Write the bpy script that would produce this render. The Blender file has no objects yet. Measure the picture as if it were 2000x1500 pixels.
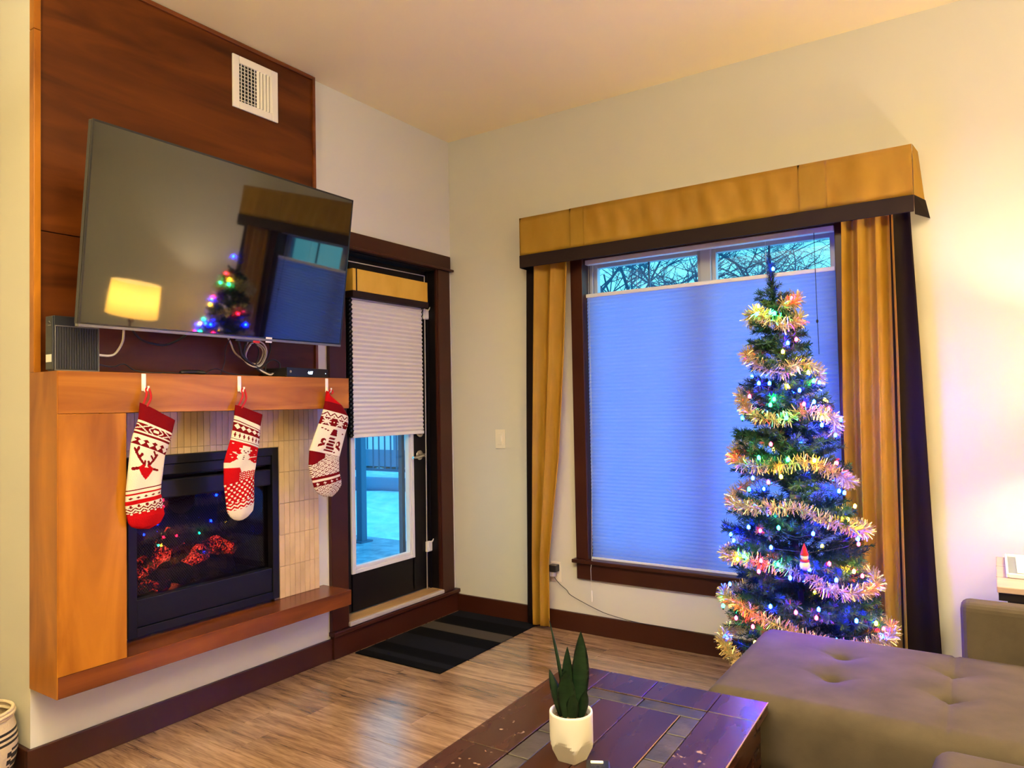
import bpy, bmesh, math, random
from mathutils import Vector, Matrix
random.seed(7)
R = math.radians
PI = math.pi
scene = bpy.context.scene
col = scene.collection

# ---------------------------------------------------------------- camera
def make_camera():
    yaw, pitch, roll = R(-33.632), R(1.6693), R(-1.0995)
    f = Vector((math.sin(yaw)*math.cos(pitch), math.cos(yaw)*math.cos(pitch), math.sin(pitch)))
    r = Vector((math.cos(yaw), -math.sin(yaw), 0)); u = r.cross(f)
    r2 = r*math.cos(roll)+u*math.sin(roll); u2 = u*math.cos(roll)-r*math.sin(roll)
    cd = bpy.data.cameras.new('camera'); co = bpy.data.objects.new('camera', cd); col.objects.link(co)
    cd.sensor_width = 36; cd.lens = 1406.55/2000*36; cd.clip_start = .05; cd.clip_end = 200
    m = Matrix.Identity(4)
    for i in range(3):
        m[i][0] = r2[i]; m[i][1] = u2[i]; m[i][2] = -f[i]
    m.translation = (2.92676, -3.69516, 1.31417)
    co.matrix_world = m
    scene.camera = co
make_camera()

# ---------------------------------------------------------------- world, exposure, room lights
scene.view_settings.view_transform = 'Standard'
scene.view_settings.look = 'None'
scene.view_settings.gamma = 1
scene.view_settings.use_curve_mapping = False
scene.view_settings.exposure = 0.78

w = bpy.data.worlds.new('sky'); scene.world = w; w.use_nodes = True
nt = w.node_tree; nt.nodes.clear()
wo = nt.nodes.new('ShaderNodeOutputWorld'); bg = nt.nodes.new('ShaderNodeBackground')
tc = nt.nodes.new('ShaderNodeTexCoord'); sx = nt.nodes.new('ShaderNodeSeparateXYZ'); cr = nt.nodes.new('ShaderNodeValToRGB')
nt.links.new(tc.outputs['Generated'], sx.inputs[0]); nt.links.new(sx.outputs['Z'], cr.inputs[0])
cr.color_ramp.elements[0].position = 0.0; cr.color_ramp.elements[0].color = (.17, .76, .92, 1)
cr.color_ramp.elements[1].position = 0.9; cr.color_ramp.elements[1].color = (.02, .36, .95, 1)
nt.links.new(cr.outputs[0], bg.inputs[0]); bg.inputs[1].default_value = 1.15
nt.links.new(bg.outputs[0], wo.inputs[0])

def area(name, loc, rot, size, power, color, size_y=None):
    l = bpy.data.lights.new(name, 'AREA'); l.energy = power; l.color = color; l.size = size
    if size_y: l.shape = 'RECTANGLE'; l.size_y = size_y
    o = bpy.data.objects.new(name, l); col.objects.link(o); o.location = loc; o.rotation_euler = rot
    return o
def point(name, loc, power, color, radius):
    l = bpy.data.lights.new(name, 'POINT'); l.energy = power; l.color = color; l.shadow_soft_size = radius
    o = bpy.data.objects.new(name, l); col.objects.link(o); o.location = loc
    return o
WARM = (1.0, .76, .46)
# added area lights at the ceiling for overhead fill, no fixtures modelled
area('added_ceiling_light', (2.3, -3.1, 3.02), (0, 0, 0), .9, 38, (1.0, .93, .82))
area('added_ceiling_light', (3.4, -4.6, 2.98), (0, 0, 0), .8, 14, (1.0, .93, .80))
# added upward area lights out of view that wash the ceiling yellow
area('added_uplight', (4.2, -2.7, 2.5), (PI, 0, 0), .5, 105, (1.0, .88, .56))
area('added_uplight', (1.4, -3.9, 2.45), (PI, 0, 0), .5, 85, (1.0, .88, .56))
# bulb of the table lamp just right of the frame
LAMP = (3.33, -.47)
point('table_lamp_light', (LAMP[0], LAMP[1], 1.36), 21, (1.0, .84, .58), .035)

sl = bpy.data.lights.new('snow_relief_light', 'SUN'); sl.energy = 1.6; sl.color = (.12, .70, 1.0); sl.angle = R(14)  # added soft cyan directional light to bring out relief in the snow
relief_obj = bpy.data.objects.new('snow_relief_light', sl); col.objects.link(relief_obj); relief_obj.rotation_euler = Vector((.75, .45, .42)).to_track_quat('Z', 'Y').to_euler()

# ---------------------------------------------------------------- colour and materials
def lin(c):
    return tuple(((v/255)/12.92 if v/255 <= .04045 else ((v/255+.055)/1.055)**2.4) for v in c)
def rgba(c): return (c[0], c[1], c[2], 1)
def mat(name, c1, rough=.5, c2=None, scale=(5, 5, 5), nscale=1.0, detail=4, bump=0, bscale=None, metal=0, coat=0,
        spec=None, emit=None, estr=0, lo=.3, hi=.7, obj_rand=0, sheen=0, distort=0, rough2=None, ior=None, bdist=.002):
    m = bpy.data.materials.new(name); m.use_nodes = True; t = m.node_tree; b = t.nodes['Principled BSDF']
    b.inputs['Base Color'].default_value = rgba(c1); b.inputs['Roughness'].default_value = rough
    b.inputs['Metallic'].default_value = metal; b.inputs['Coat Weight'].default_value = coat
    b.inputs['Coat Roughness'].default_value = .15
    if sheen: b.inputs['Sheen Weight'].default_value = sheen
    if spec is not None: b.inputs['Specular IOR Level'].default_value = spec
    if ior: b.inputs['IOR'].default_value = ior
    if emit:
        b.inputs['Emission Color'].default_value = rgba(emit); b.inputs['Emission Strength'].default_value = estr
    if c2 or bump:
        tc = t.nodes.new('ShaderNodeTexCoord'); mp = t.nodes.new('ShaderNodeMapping')
        mp.inputs['Scale'].default_value = scale
        t.links.new(tc.outputs['Object'], mp.inputs[0])
        if obj_rand:
            oi = t.nodes.new('ShaderNodeObjectInfo'); mu = t.nodes.new('ShaderNodeMath'); mu.operation = 'MULTIPLY'
            mu.inputs[1].default_value = 57.0
            t.links.new(oi.outputs['Random'], mu.inputs[0]); t.links.new(mu.outputs[0], mp.inputs['Location'])
        n = t.nodes.new('ShaderNodeTexNoise'); n.inputs['Scale'].default_value = nscale; n.inputs['Detail'].default_value = detail
        n.inputs['Distortion'].default_value = distort
        t.links.new(mp.outputs[0], n.inputs['Vector'])
        if c2:
            r = t.nodes.new('ShaderNodeValToRGB'); r.color_ramp.elements[0].position = lo; r.color_ramp.elements[1].position = hi
            r.color_ramp.elements[0].color = rgba(c1); r.color_ramp.elements[1].color = rgba(c2)
            t.links.new(n.outputs['Fac'], r.inputs[0])
            if obj_rand:
                hs = t.nodes.new('ShaderNodeHueSaturation'); ma = t.nodes.new('ShaderNodeMapRange')
                ma.inputs[3].default_value = 1-obj_rand; ma.inputs[4].default_value = 1+obj_rand
                t.links.new(oi.outputs['Random'], ma.inputs[0]); t.links.new(ma.outputs[0], hs.inputs['Value'])
                t.links.new(r.outputs[0], hs.inputs['Color']); t.links.new(hs.outputs[0], b.inputs['Base Color'])
            else: t.links.new(r.outputs[0], b.inputs['Base Color'])
        if rough2 is not None:
            ma = t.nodes.new('ShaderNodeMapRange'); ma.inputs[1].default_value = lo; ma.inputs[2].default_value = hi
            ma.inputs[3].default_value = rough; ma.inputs[4].default_value = rough2
            t.links.new(n.outputs['Fac'], ma.inputs[0]); t.links.new(ma.outputs[0], b.inputs['Roughness'])
        if bump:
            bn = n
            if bscale:
                bn = t.nodes.new('ShaderNodeTexNoise'); bn.inputs['Scale'].default_value = bscale; bn.inputs['Detail'].default_value = 3
                t.links.new(tc.outputs['Object'], bn.inputs['Vector'])
            bp = t.nodes.new('ShaderNodeBump'); bp.inputs['Strength'].default_value = bump; bp.inputs['Distance'].default_value = bdist
            t.links.new(bn.outputs['Fac'], bp.inputs['Height']); t.links.new(bp.outputs[0], b.inputs['Normal'])
    return m

M = {}
M['wall'] = mat('wall_paint', (.62, .60, .53), .75, bump=.12, bscale=220)
M['ceiling'] = mat('ceiling_paint', (.95, .82, .47), .85, bump=.1, bscale=150)  # cream paint made yellower, with the warm light mixed into its colour
M['trim'] = mat('dark_brown_trim_paint', (.034, .008, .004), .34, (.050, .013, .006), (3, 3, 3), 1, bump=.05, bscale=60, spec=.3)
M['darktrim'] = mat('very_dark_door_paint', (.004, .003, .003), .4, spec=.25)
M['orange_wood'] = mat('stained_maple', (.19, .050, .003), .36, (.45, .165, .012), (1.8, 1.8, .45), 3.2, 7, bump=.05, distort=.9, spec=.25)
M['orange_woodh'] = mat('stained_maple_lengthwise', (.20, .052, .004), .32, (.46, .17, .016), (5, .5, 5), 2.6, 7, bump=.05, distort=.9, spec=.3)
M['hearth_wood'] = mat('dark_stained_maple', (.085, .018, .004), .26, (.20, .052, .010), (5, .6, 5), 2.4, 6, distort=.7, spec=.5)
M['panel_wood'] = mat('red_brown_panel', (.045, .009, .001), .38, (.135, .033, .004), (3, .7, 5), 1.6, 7, distort=1.0, bump=.04, spec=.22)
M['tile'] = mat('cream_ceramic_tile', (.54, .37, .19), .35, (.68, .49, .27), (7, 7, 7), 1, obj_rand=.10, bump=.1)
M['grout'] = mat('sand_grout', (.33, .24, .14), .9)
M['blackmetal'] = mat('black_enamel', (.004, .004, .006), .42, spec=.3)
M['blackmetal2'] = mat('black_recess', (.004, .004, .005), .6)
M['white'] = mat('white_plastic', (.80, .77, .70), .4)
M['hook'] = mat('white_hook_plastic', (.85, .80, .78), .35)
M['vent'] = mat('white_painted_metal', (.82, .77, .68), .45)
M['almond'] = mat('almond_plastic', (.76, .70, .55), .4)
M['screen'] = mat('glossy_screen', (.003, .003, .004), .035, ior=2.1)
M['bezel'] = mat('black_bezel', (.012, .012, .014), .25)
M['blackplastic'] = mat('black_plastic', (.012, .012, .013), .4)
M['greyplastic'] = mat('dark_grey_plastic', (.018, .019, .020), .45)
M['silver'] = mat('silver_edge', (.16, .15, .14), .35, metal=.4)
M['steel'] = mat('satin_nickel', (.62, .58, .52), .25, metal=1)
M['cable_black'] = mat('black_cable', (.010, .008, .008), .45)
M['cable_white'] = mat('white_cable', (.72, .66, .56), .45)
M['yellow'] = mat('gold_fabric', (.60, .335, .030), .55, (.72, .43, .060), (6, 6, 3), 1.2, bump=.25, bscale=700, spec=.4, bdist=.001)
M['brown_fabric'] = mat('dark_brown_fabric', (.014, .0045, .0035), .7, bump=.2, bscale=700, spec=.3, bdist=.001)
M['sofa'] = mat('taupe_velvet', (.066, .051, .036), .85, (.092, .072, .051), (9, 9, 9), 1, bump=.3, bscale=420, spec=.2, bdist=.0015)
M['snow'] = mat('snow', (.55, .78, .90), .7, (.88, .94, .96), (4, 4, 4), 1.5, bump=1.0, bscale=6, bdist=.03)
M['concrete'] = mat('snow_dusted_concrete', (.16, .24, .32), .85, (.38, .50, .60), (5, 5, 5), 2, 6)
M['siding'] = mat('pale_siding', (.80, .85, .88), .7)
M['bluegrey'] = mat('blue_grey_metal', (.05, .11, .20), .6)
M['curb'] = mat('blue_grey_kerb', (.14, .26, .40), .8)
M['bark'] = mat('winter_bark', (.05, .10, .15), .9)
M['wood_white'] = mat('white_vinyl', (.72, .72, .72), .4)
M['slate'] = mat('slate', (.020, .017, .016), .35, (.070, .055, .048), (14, 14, 14), 1.3, 8, bump=.8, bscale=30, obj_rand=.25, rough2=.5, bdist=.003)
M['pot'] = mat('white_ceramic', (.76, .71, .62), .35)
M['soil'] = mat('bark_chip_soil', (.03, .018, .012), .9, (.14, .09, .05), (60, 60, 60), 1, bump=1, bscale=90, bdist=.004)
M['needle'] = mat('green_needles', (.006, .036, .013), .45, (.018, .080, .026), (30, 30, 30), 1, obj_rand=.3)
M['needle_wire'] = mat('brown_stem', (.03, .025, .012), .7)
M['tinsel'] = mat('gold_tinsel', (.72, .55, .17), .30, (.92, .80, .42), (60, 60, 60), 1, metal=.85)
M['green_wire'] = mat('green_wire', (.01, .03, .015), .5)
M['red'] = mat('red_felt', (.45, .012, .015), .8)
M['tray'] = mat('slate_grey_tray', (.16, .20, .23), .4)
M['paper'] = mat('cream_paper', (.78, .74, .60), .6)
M['sidetop'] = mat('pinkish_wood_laminate', (.42, .29, .21), .45, (.50, .36, .27), (1, 9, 9), 2)
M['espresso'] = mat('espresso_wood', (.010, .007, .006), .4)
M['sill'] = mat('worn_oak_threshold', (.30, .16, .06), .55, (.45, .28, .12), (8, 1.5, 8), 2)
M['alu'] = mat('pale_metal_strip', (.62, .55, .50), .4, metal=.3)

# --- coffee table: dark red-brown stain with scuffs
M['table'] = mat('worn_dark_stain', (.022, .005, .003), .20, (.044, .013, .008), (9, 2, 9), 1.5, 5, rough2=.34, obj_rand=.12)
def add_scuffs(m, colr, lo, hi, sc):
    t = m.node_tree; b = t.nodes['Principled BSDF']; src = b.inputs['Base Color'].links[0].from_socket
    tc = t.nodes.new('ShaderNodeTexCoord'); n = t.nodes.new('ShaderNodeTexNoise'); n.inputs['Scale'].default_value = sc; n.inputs['Detail'].default_value = 6
    n2 = t.nodes.new('ShaderNodeTexNoise'); n2.inputs['Scale'].default_value = 3.2
    mu = t.nodes.new('ShaderNodeMath'); mu.operation = 'MULTIPLY'
    r = t.nodes.new('ShaderNodeMapRange'); r.inputs[1].default_value = lo; r.inputs[2].default_value = hi
    mx = t.nodes.new('ShaderNodeMix'); mx.data_type = 'RGBA'
    t.links.new(tc.outputs['Object'], n.inputs['Vector']); t.links.new(tc.outputs['Object'], n2.inputs['Vector'])
    t.links.new(n.outputs['Fac'], mu.inputs[0]); t.links.new(n2.outputs['Fac'], mu.inputs[1])
    t.links.new(mu.outputs[0], r.inputs[0]); t.links.new(r.outputs[0], mx.inputs['Factor'])
    t.links.new(src, mx.inputs['A']); mx.inputs['B'].default_value = rgba(colr); t.links.new(mx.outputs['Result'], b.inputs['Base Color'])
add_scuffs(M['table'], (.30, .19, .13), .41, .46, 38)

# --- floor planks
def floor_material():
    m = bpy.data.materials.new('oak_vinyl_plank'); m.use_nodes = True; t = m.node_tree; b = t.nodes['Principled BSDF']
    tc = t.nodes.new('ShaderNodeTexCoord'); oi = t.nodes.new('ShaderNodeObjectInfo')
    mu = t.nodes.new('ShaderNodeMath'); mu.operation = 'MULTIPLY'; mu.inputs[1].default_value = 91
    t.links.new(oi.outputs['Random'], mu.inputs[0])
    mp = t.nodes.new('ShaderNodeMapping'); mp.inputs['Scale'].default_value = (1.3, 13, 1)
    t.links.new(tc.outputs['Object'], mp.inputs[0]); t.links.new(mu.outputs[0], mp.inputs['Location'])
    n = t.nodes.new('ShaderNodeTexNoise'); n.inputs['Scale'].default_value = 1.6; n.inputs['Detail'].default_value = 7; n.inputs['Distortion'].default_value = 1.2
    t.links.new(mp.outputs[0], n.inputs['Vector'])
    n2 = t.nodes.new('ShaderNodeTexNoise'); n2.inputs['Scale'].default_value = 7; n2.inputs['Detail'].default_value = 4; n2.inputs['Distortion'].default_value = 2.0
    mp2 = t.nodes.new('ShaderNodeMapping'); mp2.inputs['Scale'].default_value = (1.0, 16, 1)
    t.links.new(tc.outputs['Object'], mp2.inputs[0]); t.links.new(mu.outputs[0], mp2.inputs['Location']); t.links.new(mp2.outputs[0], n2.inputs['Vector'])
    r = t.nodes.new('ShaderNodeValToRGB'); e = r.color_ramp.elements
    e[0].position = .33; e[0].color = (.105, .052, .024, 1); e[1].position = .62; e[1].color = (.38, .235, .135, 1)
    e.new(.47).color = (.24, .142, .078, 1)
    ad = t.nodes.new('ShaderNodeMix'); ad.data_type = 'FLOAT'; ad.inputs['Factor'].default_value = .42
    t.links.new(n.outputs['Fac'], ad.inputs['A']); t.links.new(n2.outputs['Fac'], ad.inputs['B'])
    t.links.new(ad.outputs[0], r.inputs[0])
    hs = t.nodes.new('ShaderNodeHueSaturation'); ma = t.nodes.new('ShaderNodeMapRange'); ma.inputs[3].default_value = .86; ma.inputs[4].default_value = 1.14
    t.links.new(oi.outputs['Random'], ma.inputs[0]); t.links.new(ma.outputs[0], hs.inputs['Value']); t.links.new(r.outputs[0], hs.inputs['Color'])
    t.links.new(hs.outputs[0], b.inputs['Base Color'])
    b.inputs['Roughness'].default_value = .14; b.inputs['IOR'].default_value = 2.0
    bp = t.nodes.new('ShaderNodeBump'); bp.inputs['Strength'].default_value = .25; bp.inputs['Distance'].default_value = .0015
    t.links.new(n2.outputs['Fac'], bp.inputs['Height']); t.links.new(bp.outputs[0], b.inputs['Normal'])
    return m
M['floor'] = floor_material()

def glass_material(name, tint=(1, 1, 1), refl=.08, rough=0.0):
    m = bpy.data.materials.new(name); m.use_nodes = True; t = m.node_tree; t.nodes.clear()
    o = t.nodes.new('ShaderNodeOutputMaterial'); a = t.nodes.new('ShaderNodeBsdfTransparent'); g = t.nodes.new('ShaderNodeBsdfGlossy')
    fr = t.nodes.new('ShaderNodeFresnel'); ge = t.nodes.new('ShaderNodeNewGeometry'); mr = t.nodes.new('ShaderNodeMapRange')
    mr.inputs[3].default_value = 1.45; mr.inputs[4].default_value = 1/1.45
    t.links.new(ge.outputs['Backfacing'], mr.inputs[0]); t.links.new(mr.outputs[0], fr.inputs[0])
    mx = t.nodes.new('ShaderNodeMixShader'); a.inputs[0].default_value = rgba(tint); g.inputs['Roughness'].default_value = rough
    t.links.new(fr.outputs[0], mx.inputs[0]); t.links.new(a.outputs[0], mx.inputs[1]); t.links.new(g.outputs[0], mx.inputs[2])
    t.links.new(mx.outputs[0], o.inputs[0])
    return m
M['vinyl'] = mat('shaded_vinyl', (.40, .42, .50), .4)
M['glass'] = glass_material('window_glass')
M['firescreen'] = glass_material('fireplace_glass', (.75, .75, .8), rough=.02)

def cloth_translucent(name, front, back, mixf):
    m = bpy.data.materials.new(name); m.use_nodes = True; t = m.node_tree; t.nodes.clear()
    o = t.nodes.new('ShaderNodeOutputMaterial'); a = t.nodes.new('ShaderNodeBsdfDiffuse'); g = t.nodes.new('ShaderNodeBsdfTranslucent')
    mx = t.nodes.new('ShaderNodeMixShader'); mx.inputs[0].default_value = mixf
    a.inputs[0].default_value = rgba(front); g.inputs[0].default_value = rgba(back)
    t.links.new(a.outputs[0], mx.inputs[1]); t.links.new(g.outputs[0], mx.inputs[2]); t.links.new(mx.outputs[0], o.inputs[0])
    return m
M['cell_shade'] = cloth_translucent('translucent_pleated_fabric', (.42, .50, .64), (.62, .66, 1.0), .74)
M['cell_shade_door'] = cloth_translucent('white_pleated_fabric', (.78, .72, .68), (.6, .5, .6), .10)
M['lampshade'] = cloth_translucent('cream_lampshade_linen', (.80, .60, .26), (.95, .62, .13), .50)

def emission(name, c, s):
    m = bpy.data.materials.new(name); m.use_nodes = True; t = m.node_tree; t.nodes.clear()
    o = t.nodes.new('ShaderNodeOutputMaterial'); e = t.nodes.new('ShaderNodeEmission')
    e.inputs[0].default_value = rgba(c); e.inputs[1].default_value = s; t.links.new(e.outputs[0], o.inputs[0])
    return m
BULB = {'b': emission('blue_led', (.0008, .008, 1.0), 780), 'g': emission('green_led', (.004, .9, .30), 110),
        'r': emission('red_led', (1.0, .006, .03), 120), 'y': emission('amber_led', (1.0, .52, .01), 150)}
M['led_text'] = emission('display_digits', (.6, .8, 1.0), 3.0)

def embers():
    m = bpy.data.materials.new('glowing_embers'); m.use_nodes = True; t = m.node_tree; b = t.nodes['Principled BSDF']
    b.inputs['Base Color'].default_value = (.02, .008, .005, 1); b.inputs['Roughness'].default_value = .9
    tc = t.nodes.new('ShaderNodeTexCoord')
    v = t.nodes.new('ShaderNodeTexNoise'); v.inputs['Scale'].default_value = 80; v.inputs['Detail'].default_value = 5; v.inputs['Distortion'].default_value = 1.5
    n = t.nodes.new('ShaderNodeTexNoise'); n.inputs['Scale'].default_value = 7
    t.links.new(tc.outputs['Object'], v.inputs['Vector']); t.links.new(tc.outputs['Object'], n.inputs['Vector'])
    mu = t.nodes.new('ShaderNodeMath'); mu.operation = 'MULTIPLY'; t.links.new(v.outputs['Fac'], mu.inputs[0]); t.links.new(n.outputs['Fac'], mu.inputs[1])
    r = t.nodes.new('ShaderNodeValToRGB'); e = r.color_ramp.elements; e[0].position = .27; e[0].color = (0, 0, 0, 1); e[1].position = .42; e[1].color = (1.0, .07, .03, 1)
    e.new(.33).color = (.40, .012, .004, 1)
    t.links.new(mu.outputs[0], r.inputs[0]); t.links.new(r.outputs[0], b.inputs['Emission Color']); b.inputs['Emission Strength'].default_value = 1.9
    return m
M['embers'] = embers()

# ---------------------------------------------------------------- object helpers
W = {}     # world matrix of empties
def tag(o, label=None, cat=None, group=None, kind=None):
    if label: o['label'] = label
    if cat: o['category'] = cat
    if group: o['group'] = group
    if kind: o['kind'] = kind
    return o
def thing(name, loc, label, cat, group=None, rot=(0, 0, 0)):
    o = bpy.data.objects.new(name, None); col.objects.link(o); o.empty_display_size = .05
    o.location = loc; o.rotation_euler = rot
    from mathutils import Euler
    W[o.name] = Matrix.Translation(Vector(loc)) @ Euler(rot).to_matrix().to_4x4()
    return tag(o, label, cat, group)
def link(name, me, parent=None, loc=None):
    o = bpy.data.objects.new(name, me); col.objects.link(o)
    if parent is not None: o.parent = parent
    if loc is not None: o.location = loc
    return o
def build(name, bm, m, parent=None, smooth=False, local=False, origin=None):
    """bm is in world coordinates unless local=True"""
    if not local:
        if parent is not None:
            root = parent
            inv = W.get(root.name)
            if inv is not None: bm.transform(inv.inverted())
        elif origin is not None: bm.transform(Matrix.Translation(-Vector(origin)))
    me = bpy.data.meshes.new(name); bm.normal_update(); bm.to_mesh(me); bm.free()
    if isinstance(m, (list, tuple)):
        for x in m: me.materials.append(x)
    else: me.materials.append(m)
    if smooth:
        for p in me.polygons: p.use_smooth = True
    o = bpy.data.objects.new(name, me); col.objects.link(o)
    if parent is not None:
        o.parent = parent
        W[o.name] = W.get(parent.name, Matrix.Identity(4))
    else:
        W[o.name] = Matrix.Translation(Vector(origin)) if origin is not None else Matrix.Identity(4)
        if origin is not None: o.location = origin
    return o
def box(bm, x0, x1, y0, y1, z0, z1, bev=0, seg=2, mi=0):
    b = bmesh.new(); g = bmesh.ops.create_cube(b, size=1)
    for v in b.verts:
        v.co = Vector(((x0+x1)/2+v.co.x*(x1-x0), (y0+y1)/2+v.co.y*(y1-y0), (z0+z1)/2+v.co.z*(z1-z0)))
    if bev:
        bmesh.ops.bevel(b, geom=b.edges[:], offset=bev, segments=seg, profile=.5, affect='EDGES')
    join(bm, b, mi)
    return bm
def join(bm, b, mi=0):
    mp = {}
    for v in b.verts: mp[v] = bm.verts.new(v.co)
    for f in b.faces:
        try:
            nf = bm.faces.new([mp[v] for v in f.verts]); nf.material_index = mi; nf.smooth = f.smooth
        except ValueError: pass
    b.free()
def bx(*a, **k): return box(bmesh.new(), *a, **k)
def tube(bm, pts, r, seg=8, cap=True, closed=False, mi=0):
    pts = [Vector(p) for p in pts]; rings = []
    n = len(pts); prev = None
    for i, p in enumerate(pts):
        if closed: t = (pts[(i+1) % n]-pts[i-1])
        else: t = (pts[min(i+1, n-1)]-pts[max(i-1, 0)])
        t.normalize()
        if prev is None:
            a = Vector((0, 0, 1)) if abs(t.z) < .9 else Vector((1, 0, 0)); u = t.cross(a).normalized()
        else:
            u = (prev-t*prev.dot(t)).normalized()
        prev = u; v = t.cross(u)
        rr = r[i] if isinstance(r, (list, tuple)) else r
        rings.append([bm.verts.new(p+u*math.cos(2*PI*k/seg)*rr+v*math.sin(2*PI*k/seg)*rr) for k in range(seg)])
    rng = range(n) if closed else range(n-1)
    for i in rng:
        A, B = rings[i], rings[(i+1) % n]
        for k in range(seg):
            f = bm.faces.new((A[k], A[(k+1) % seg], B[(k+1) % seg], B[k])); f.smooth = True; f.material_index = mi
    if cap and not closed:
        bm.faces.new(rings[0][::-1]).material_index = mi; bm.faces.new(rings[-1]).material_index = mi
    return bm
def spline(pts, n=8):
    pts = [Vector(p) for p in pts]; out = []
    P = [pts[0]*2-pts[1]]+pts+[pts[-1]*2-pts[-2]]
    for i in range(1, len(P)-2):
        for k in range(n):
            t = k/n; a, b, c, d = P[i-1], P[i], P[i+1], P[i+2]
            out.append(.5*((2*b)+(c-a)*t+(2*a-5*b+4*c-d)*t*t+(3*b-a-3*c+d)*t**3))
    out.append(pts[-1]); return out
def lathe(bm, prof, cx, cy, seg=32, smooth=True, mi=0):
    rings = []
    for r, z in prof:
        rings.append([bm.verts.new((cx+r*math.cos(2*PI*k/seg), cy+r*math.sin(2*PI*k/seg), z)) for k in range(seg)])
    for A, B in zip(rings, rings[1:]):
        for k in range(seg):
            f = bm.faces.new((A[k], A[(k+1) % seg], B[(k+1) % seg], B[k])); f.smooth = smooth; f.material_index = mi
    return bm
def struct(name, bm, m, **k):
    o = build(name, bm, m, **k); o['kind'] = 'structure'; return o

# ================================================================ ROOM SHELL
H = 3.05
XR, YB, XL, YW = 5.4, -6.2, -.95, -2.478     # right wall, rear wall, alcove wall, end of the chimney breast

# floor: plank by plank, laid along x
fl = struct('floor', bx(XL, XR, YB, .0, -.06, -.004), M['grout'])
pw, pl = .178, 1.22
me_cache = {}
def plank_mesh(L):
    L = round(L, 3)
    if L not in me_cache:
        b = bx(0, L-.0015, 0, pw-.0015, -.006, 0, bev=.0009, seg=1)
        me = bpy.data.meshes.new('plank'); b.to_mesh(me); b.free(); me.materials.append(M['floor']); me_cache[L] = me
    return me_cache[L]
row = 0; y = -pw
while y > -4.3:
    off = random.choice((0, .31, .61, .87, 1.05))
    x = XL-off
    while x < 4.2:
        a, b_ = max(x, XL), min(x+pl, XR)
        if b_-a > .02: link('plank', plank_mesh(b_-a), fl, (a, y, 0))
        x += pl
    y -= pw
tube_bm = bx(XL, XR, YB, y+pw-.002, -.005, 0)
build('plank', tube_bm, M['floor'], fl)

struct('ceiling', bx(XL-.3, XR+.2, YB-.2, .16, H, H+.12), M['ceiling'])
# back wall (window)
bm = bmesh.new()
WX0, WX1, WZ0, WZ1 = .978, 2.335, .42, 2.15
box(bm, -.14, WX0, 0, .15, 0, H); box(bm, WX1, XR+.1, 0, .15, 0, H); box(bm, WX0, WX1, 0, .15, 0, WZ0); box(bm, WX0, WX1, 0, .15, WZ1, H)
struct('wall_back', bm, M['wall'])
# left wall with door opening and fireplace cavity
DY0, DY1, DZ0, DZ1 = -.955, -.16, .10, 2.19
bm = bmesh.new()
box(bm, -.14, 0, DY1, 0, 0, H); box(bm, -.14, 0, DY0, DY1, 0, DZ0); box(bm, -.14, 0, DY0, DY1, DZ1, H)
box(bm, -.14, 0, -1.16, DY0, 0, H)
box(bm, -.45, 0, -1.44, -1.16, 0, H); box(bm, -.45, 0, YW, -2.14, 0, H); box(bm, -.45, 0, -2.14, -1.44, 0, .43); box(bm, -.45, 0, -2.14, -1.44, 1.12, H)
box(bm, -.49, -.45, YW, -1.16, 0, H)
struct('wall_left', bm, M['wall'])
struct('wall_alcove', bx(XL-.1, XL, YB, YW, 0, H), M['wall'])
struct('wall_return', bx(XL-.1, -.49, YW, YW+.1, 0, H), M['wall'])
struct('wall_right', bx(XR, XR+.1, YB, 0, 0, H), M['wall'])
struct('wall_rear', bx(XL-.1, XR+.1, YB-.1, YB, 0, H), mat('dark_taupe_wall', (.16, .12, .09), .7))  # unseen wall, darkened to cut bounce light on front faces

# baseboards
def baseboard(name, x0, x1, y0, y1, h=.1076):
    return struct(name, bx(x0, x1, y0, y1, 0, h, bev=.0025), M['trim'])
baseboard('baseboard_left', .0, .017, YW-.017, -1.062)
baseboard('baseboard_return', XL, -.0005, YW-.017, YW)
baseboard('baseboard_back', .02, XR, -.017, 0)
baseboard('baseboard_alcove', XL, XL+.017, YB, YW-.018)

# ================================================================ DOOR
door = thing('door_1', (-.07, -.56, .17), None, None); del_keys = None
door['kind'] = 'structure'
SX = -.07
bm = bmesh.new()
gy0, gy1, gz0, gz1 = -.842, -.318, .388, 2.02
box(bm, SX-.045, SX, DY0+.003, gy0+.01, .178, 2.175); box(bm, SX-.045, SX, gy1-.01, DY1-.003, .178, 2.175)
box(bm, SX-.045, SX, gy0, gy1, .178, gz0+.01); box(bm, SX-.045, SX, gy0, gy1, gz1-.01, 2.175)
build('door_slab', bm, M['darktrim'], door)
# white glazing frame
bm = bmesh.new()
def frame(bm, x0, x1, ya, yb, za, zb, wd, bev=.003):
    box(bm, x0, x1, ya, ya+wd, za, zb, bev); box(bm, x0, x1, yb-wd, yb, za, zb, bev)
    box(bm, x0, x1, ya+wd, yb-wd, za, za+wd, bev); box(bm, x0, x1, ya+wd, yb-wd, zb-wd, zb, bev)
frame(bm, SX-.02, SX+.012, gy0, gy1, gz0, gz1, .022)
frame(bm, SX-.03, SX+.004, gy0+.022, gy1-.022, gz0+.022, gz1-.022, .016)
gf = build('glazing_frame', bm, M['wood_white'], door); gf['label'] = 'white frame around the door glass'
build('pane', bx(SX-.024, SX-.020, gy0+.03, gy1-.03, gz0+.03, gz1-.03), M['glass'], door)
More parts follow.
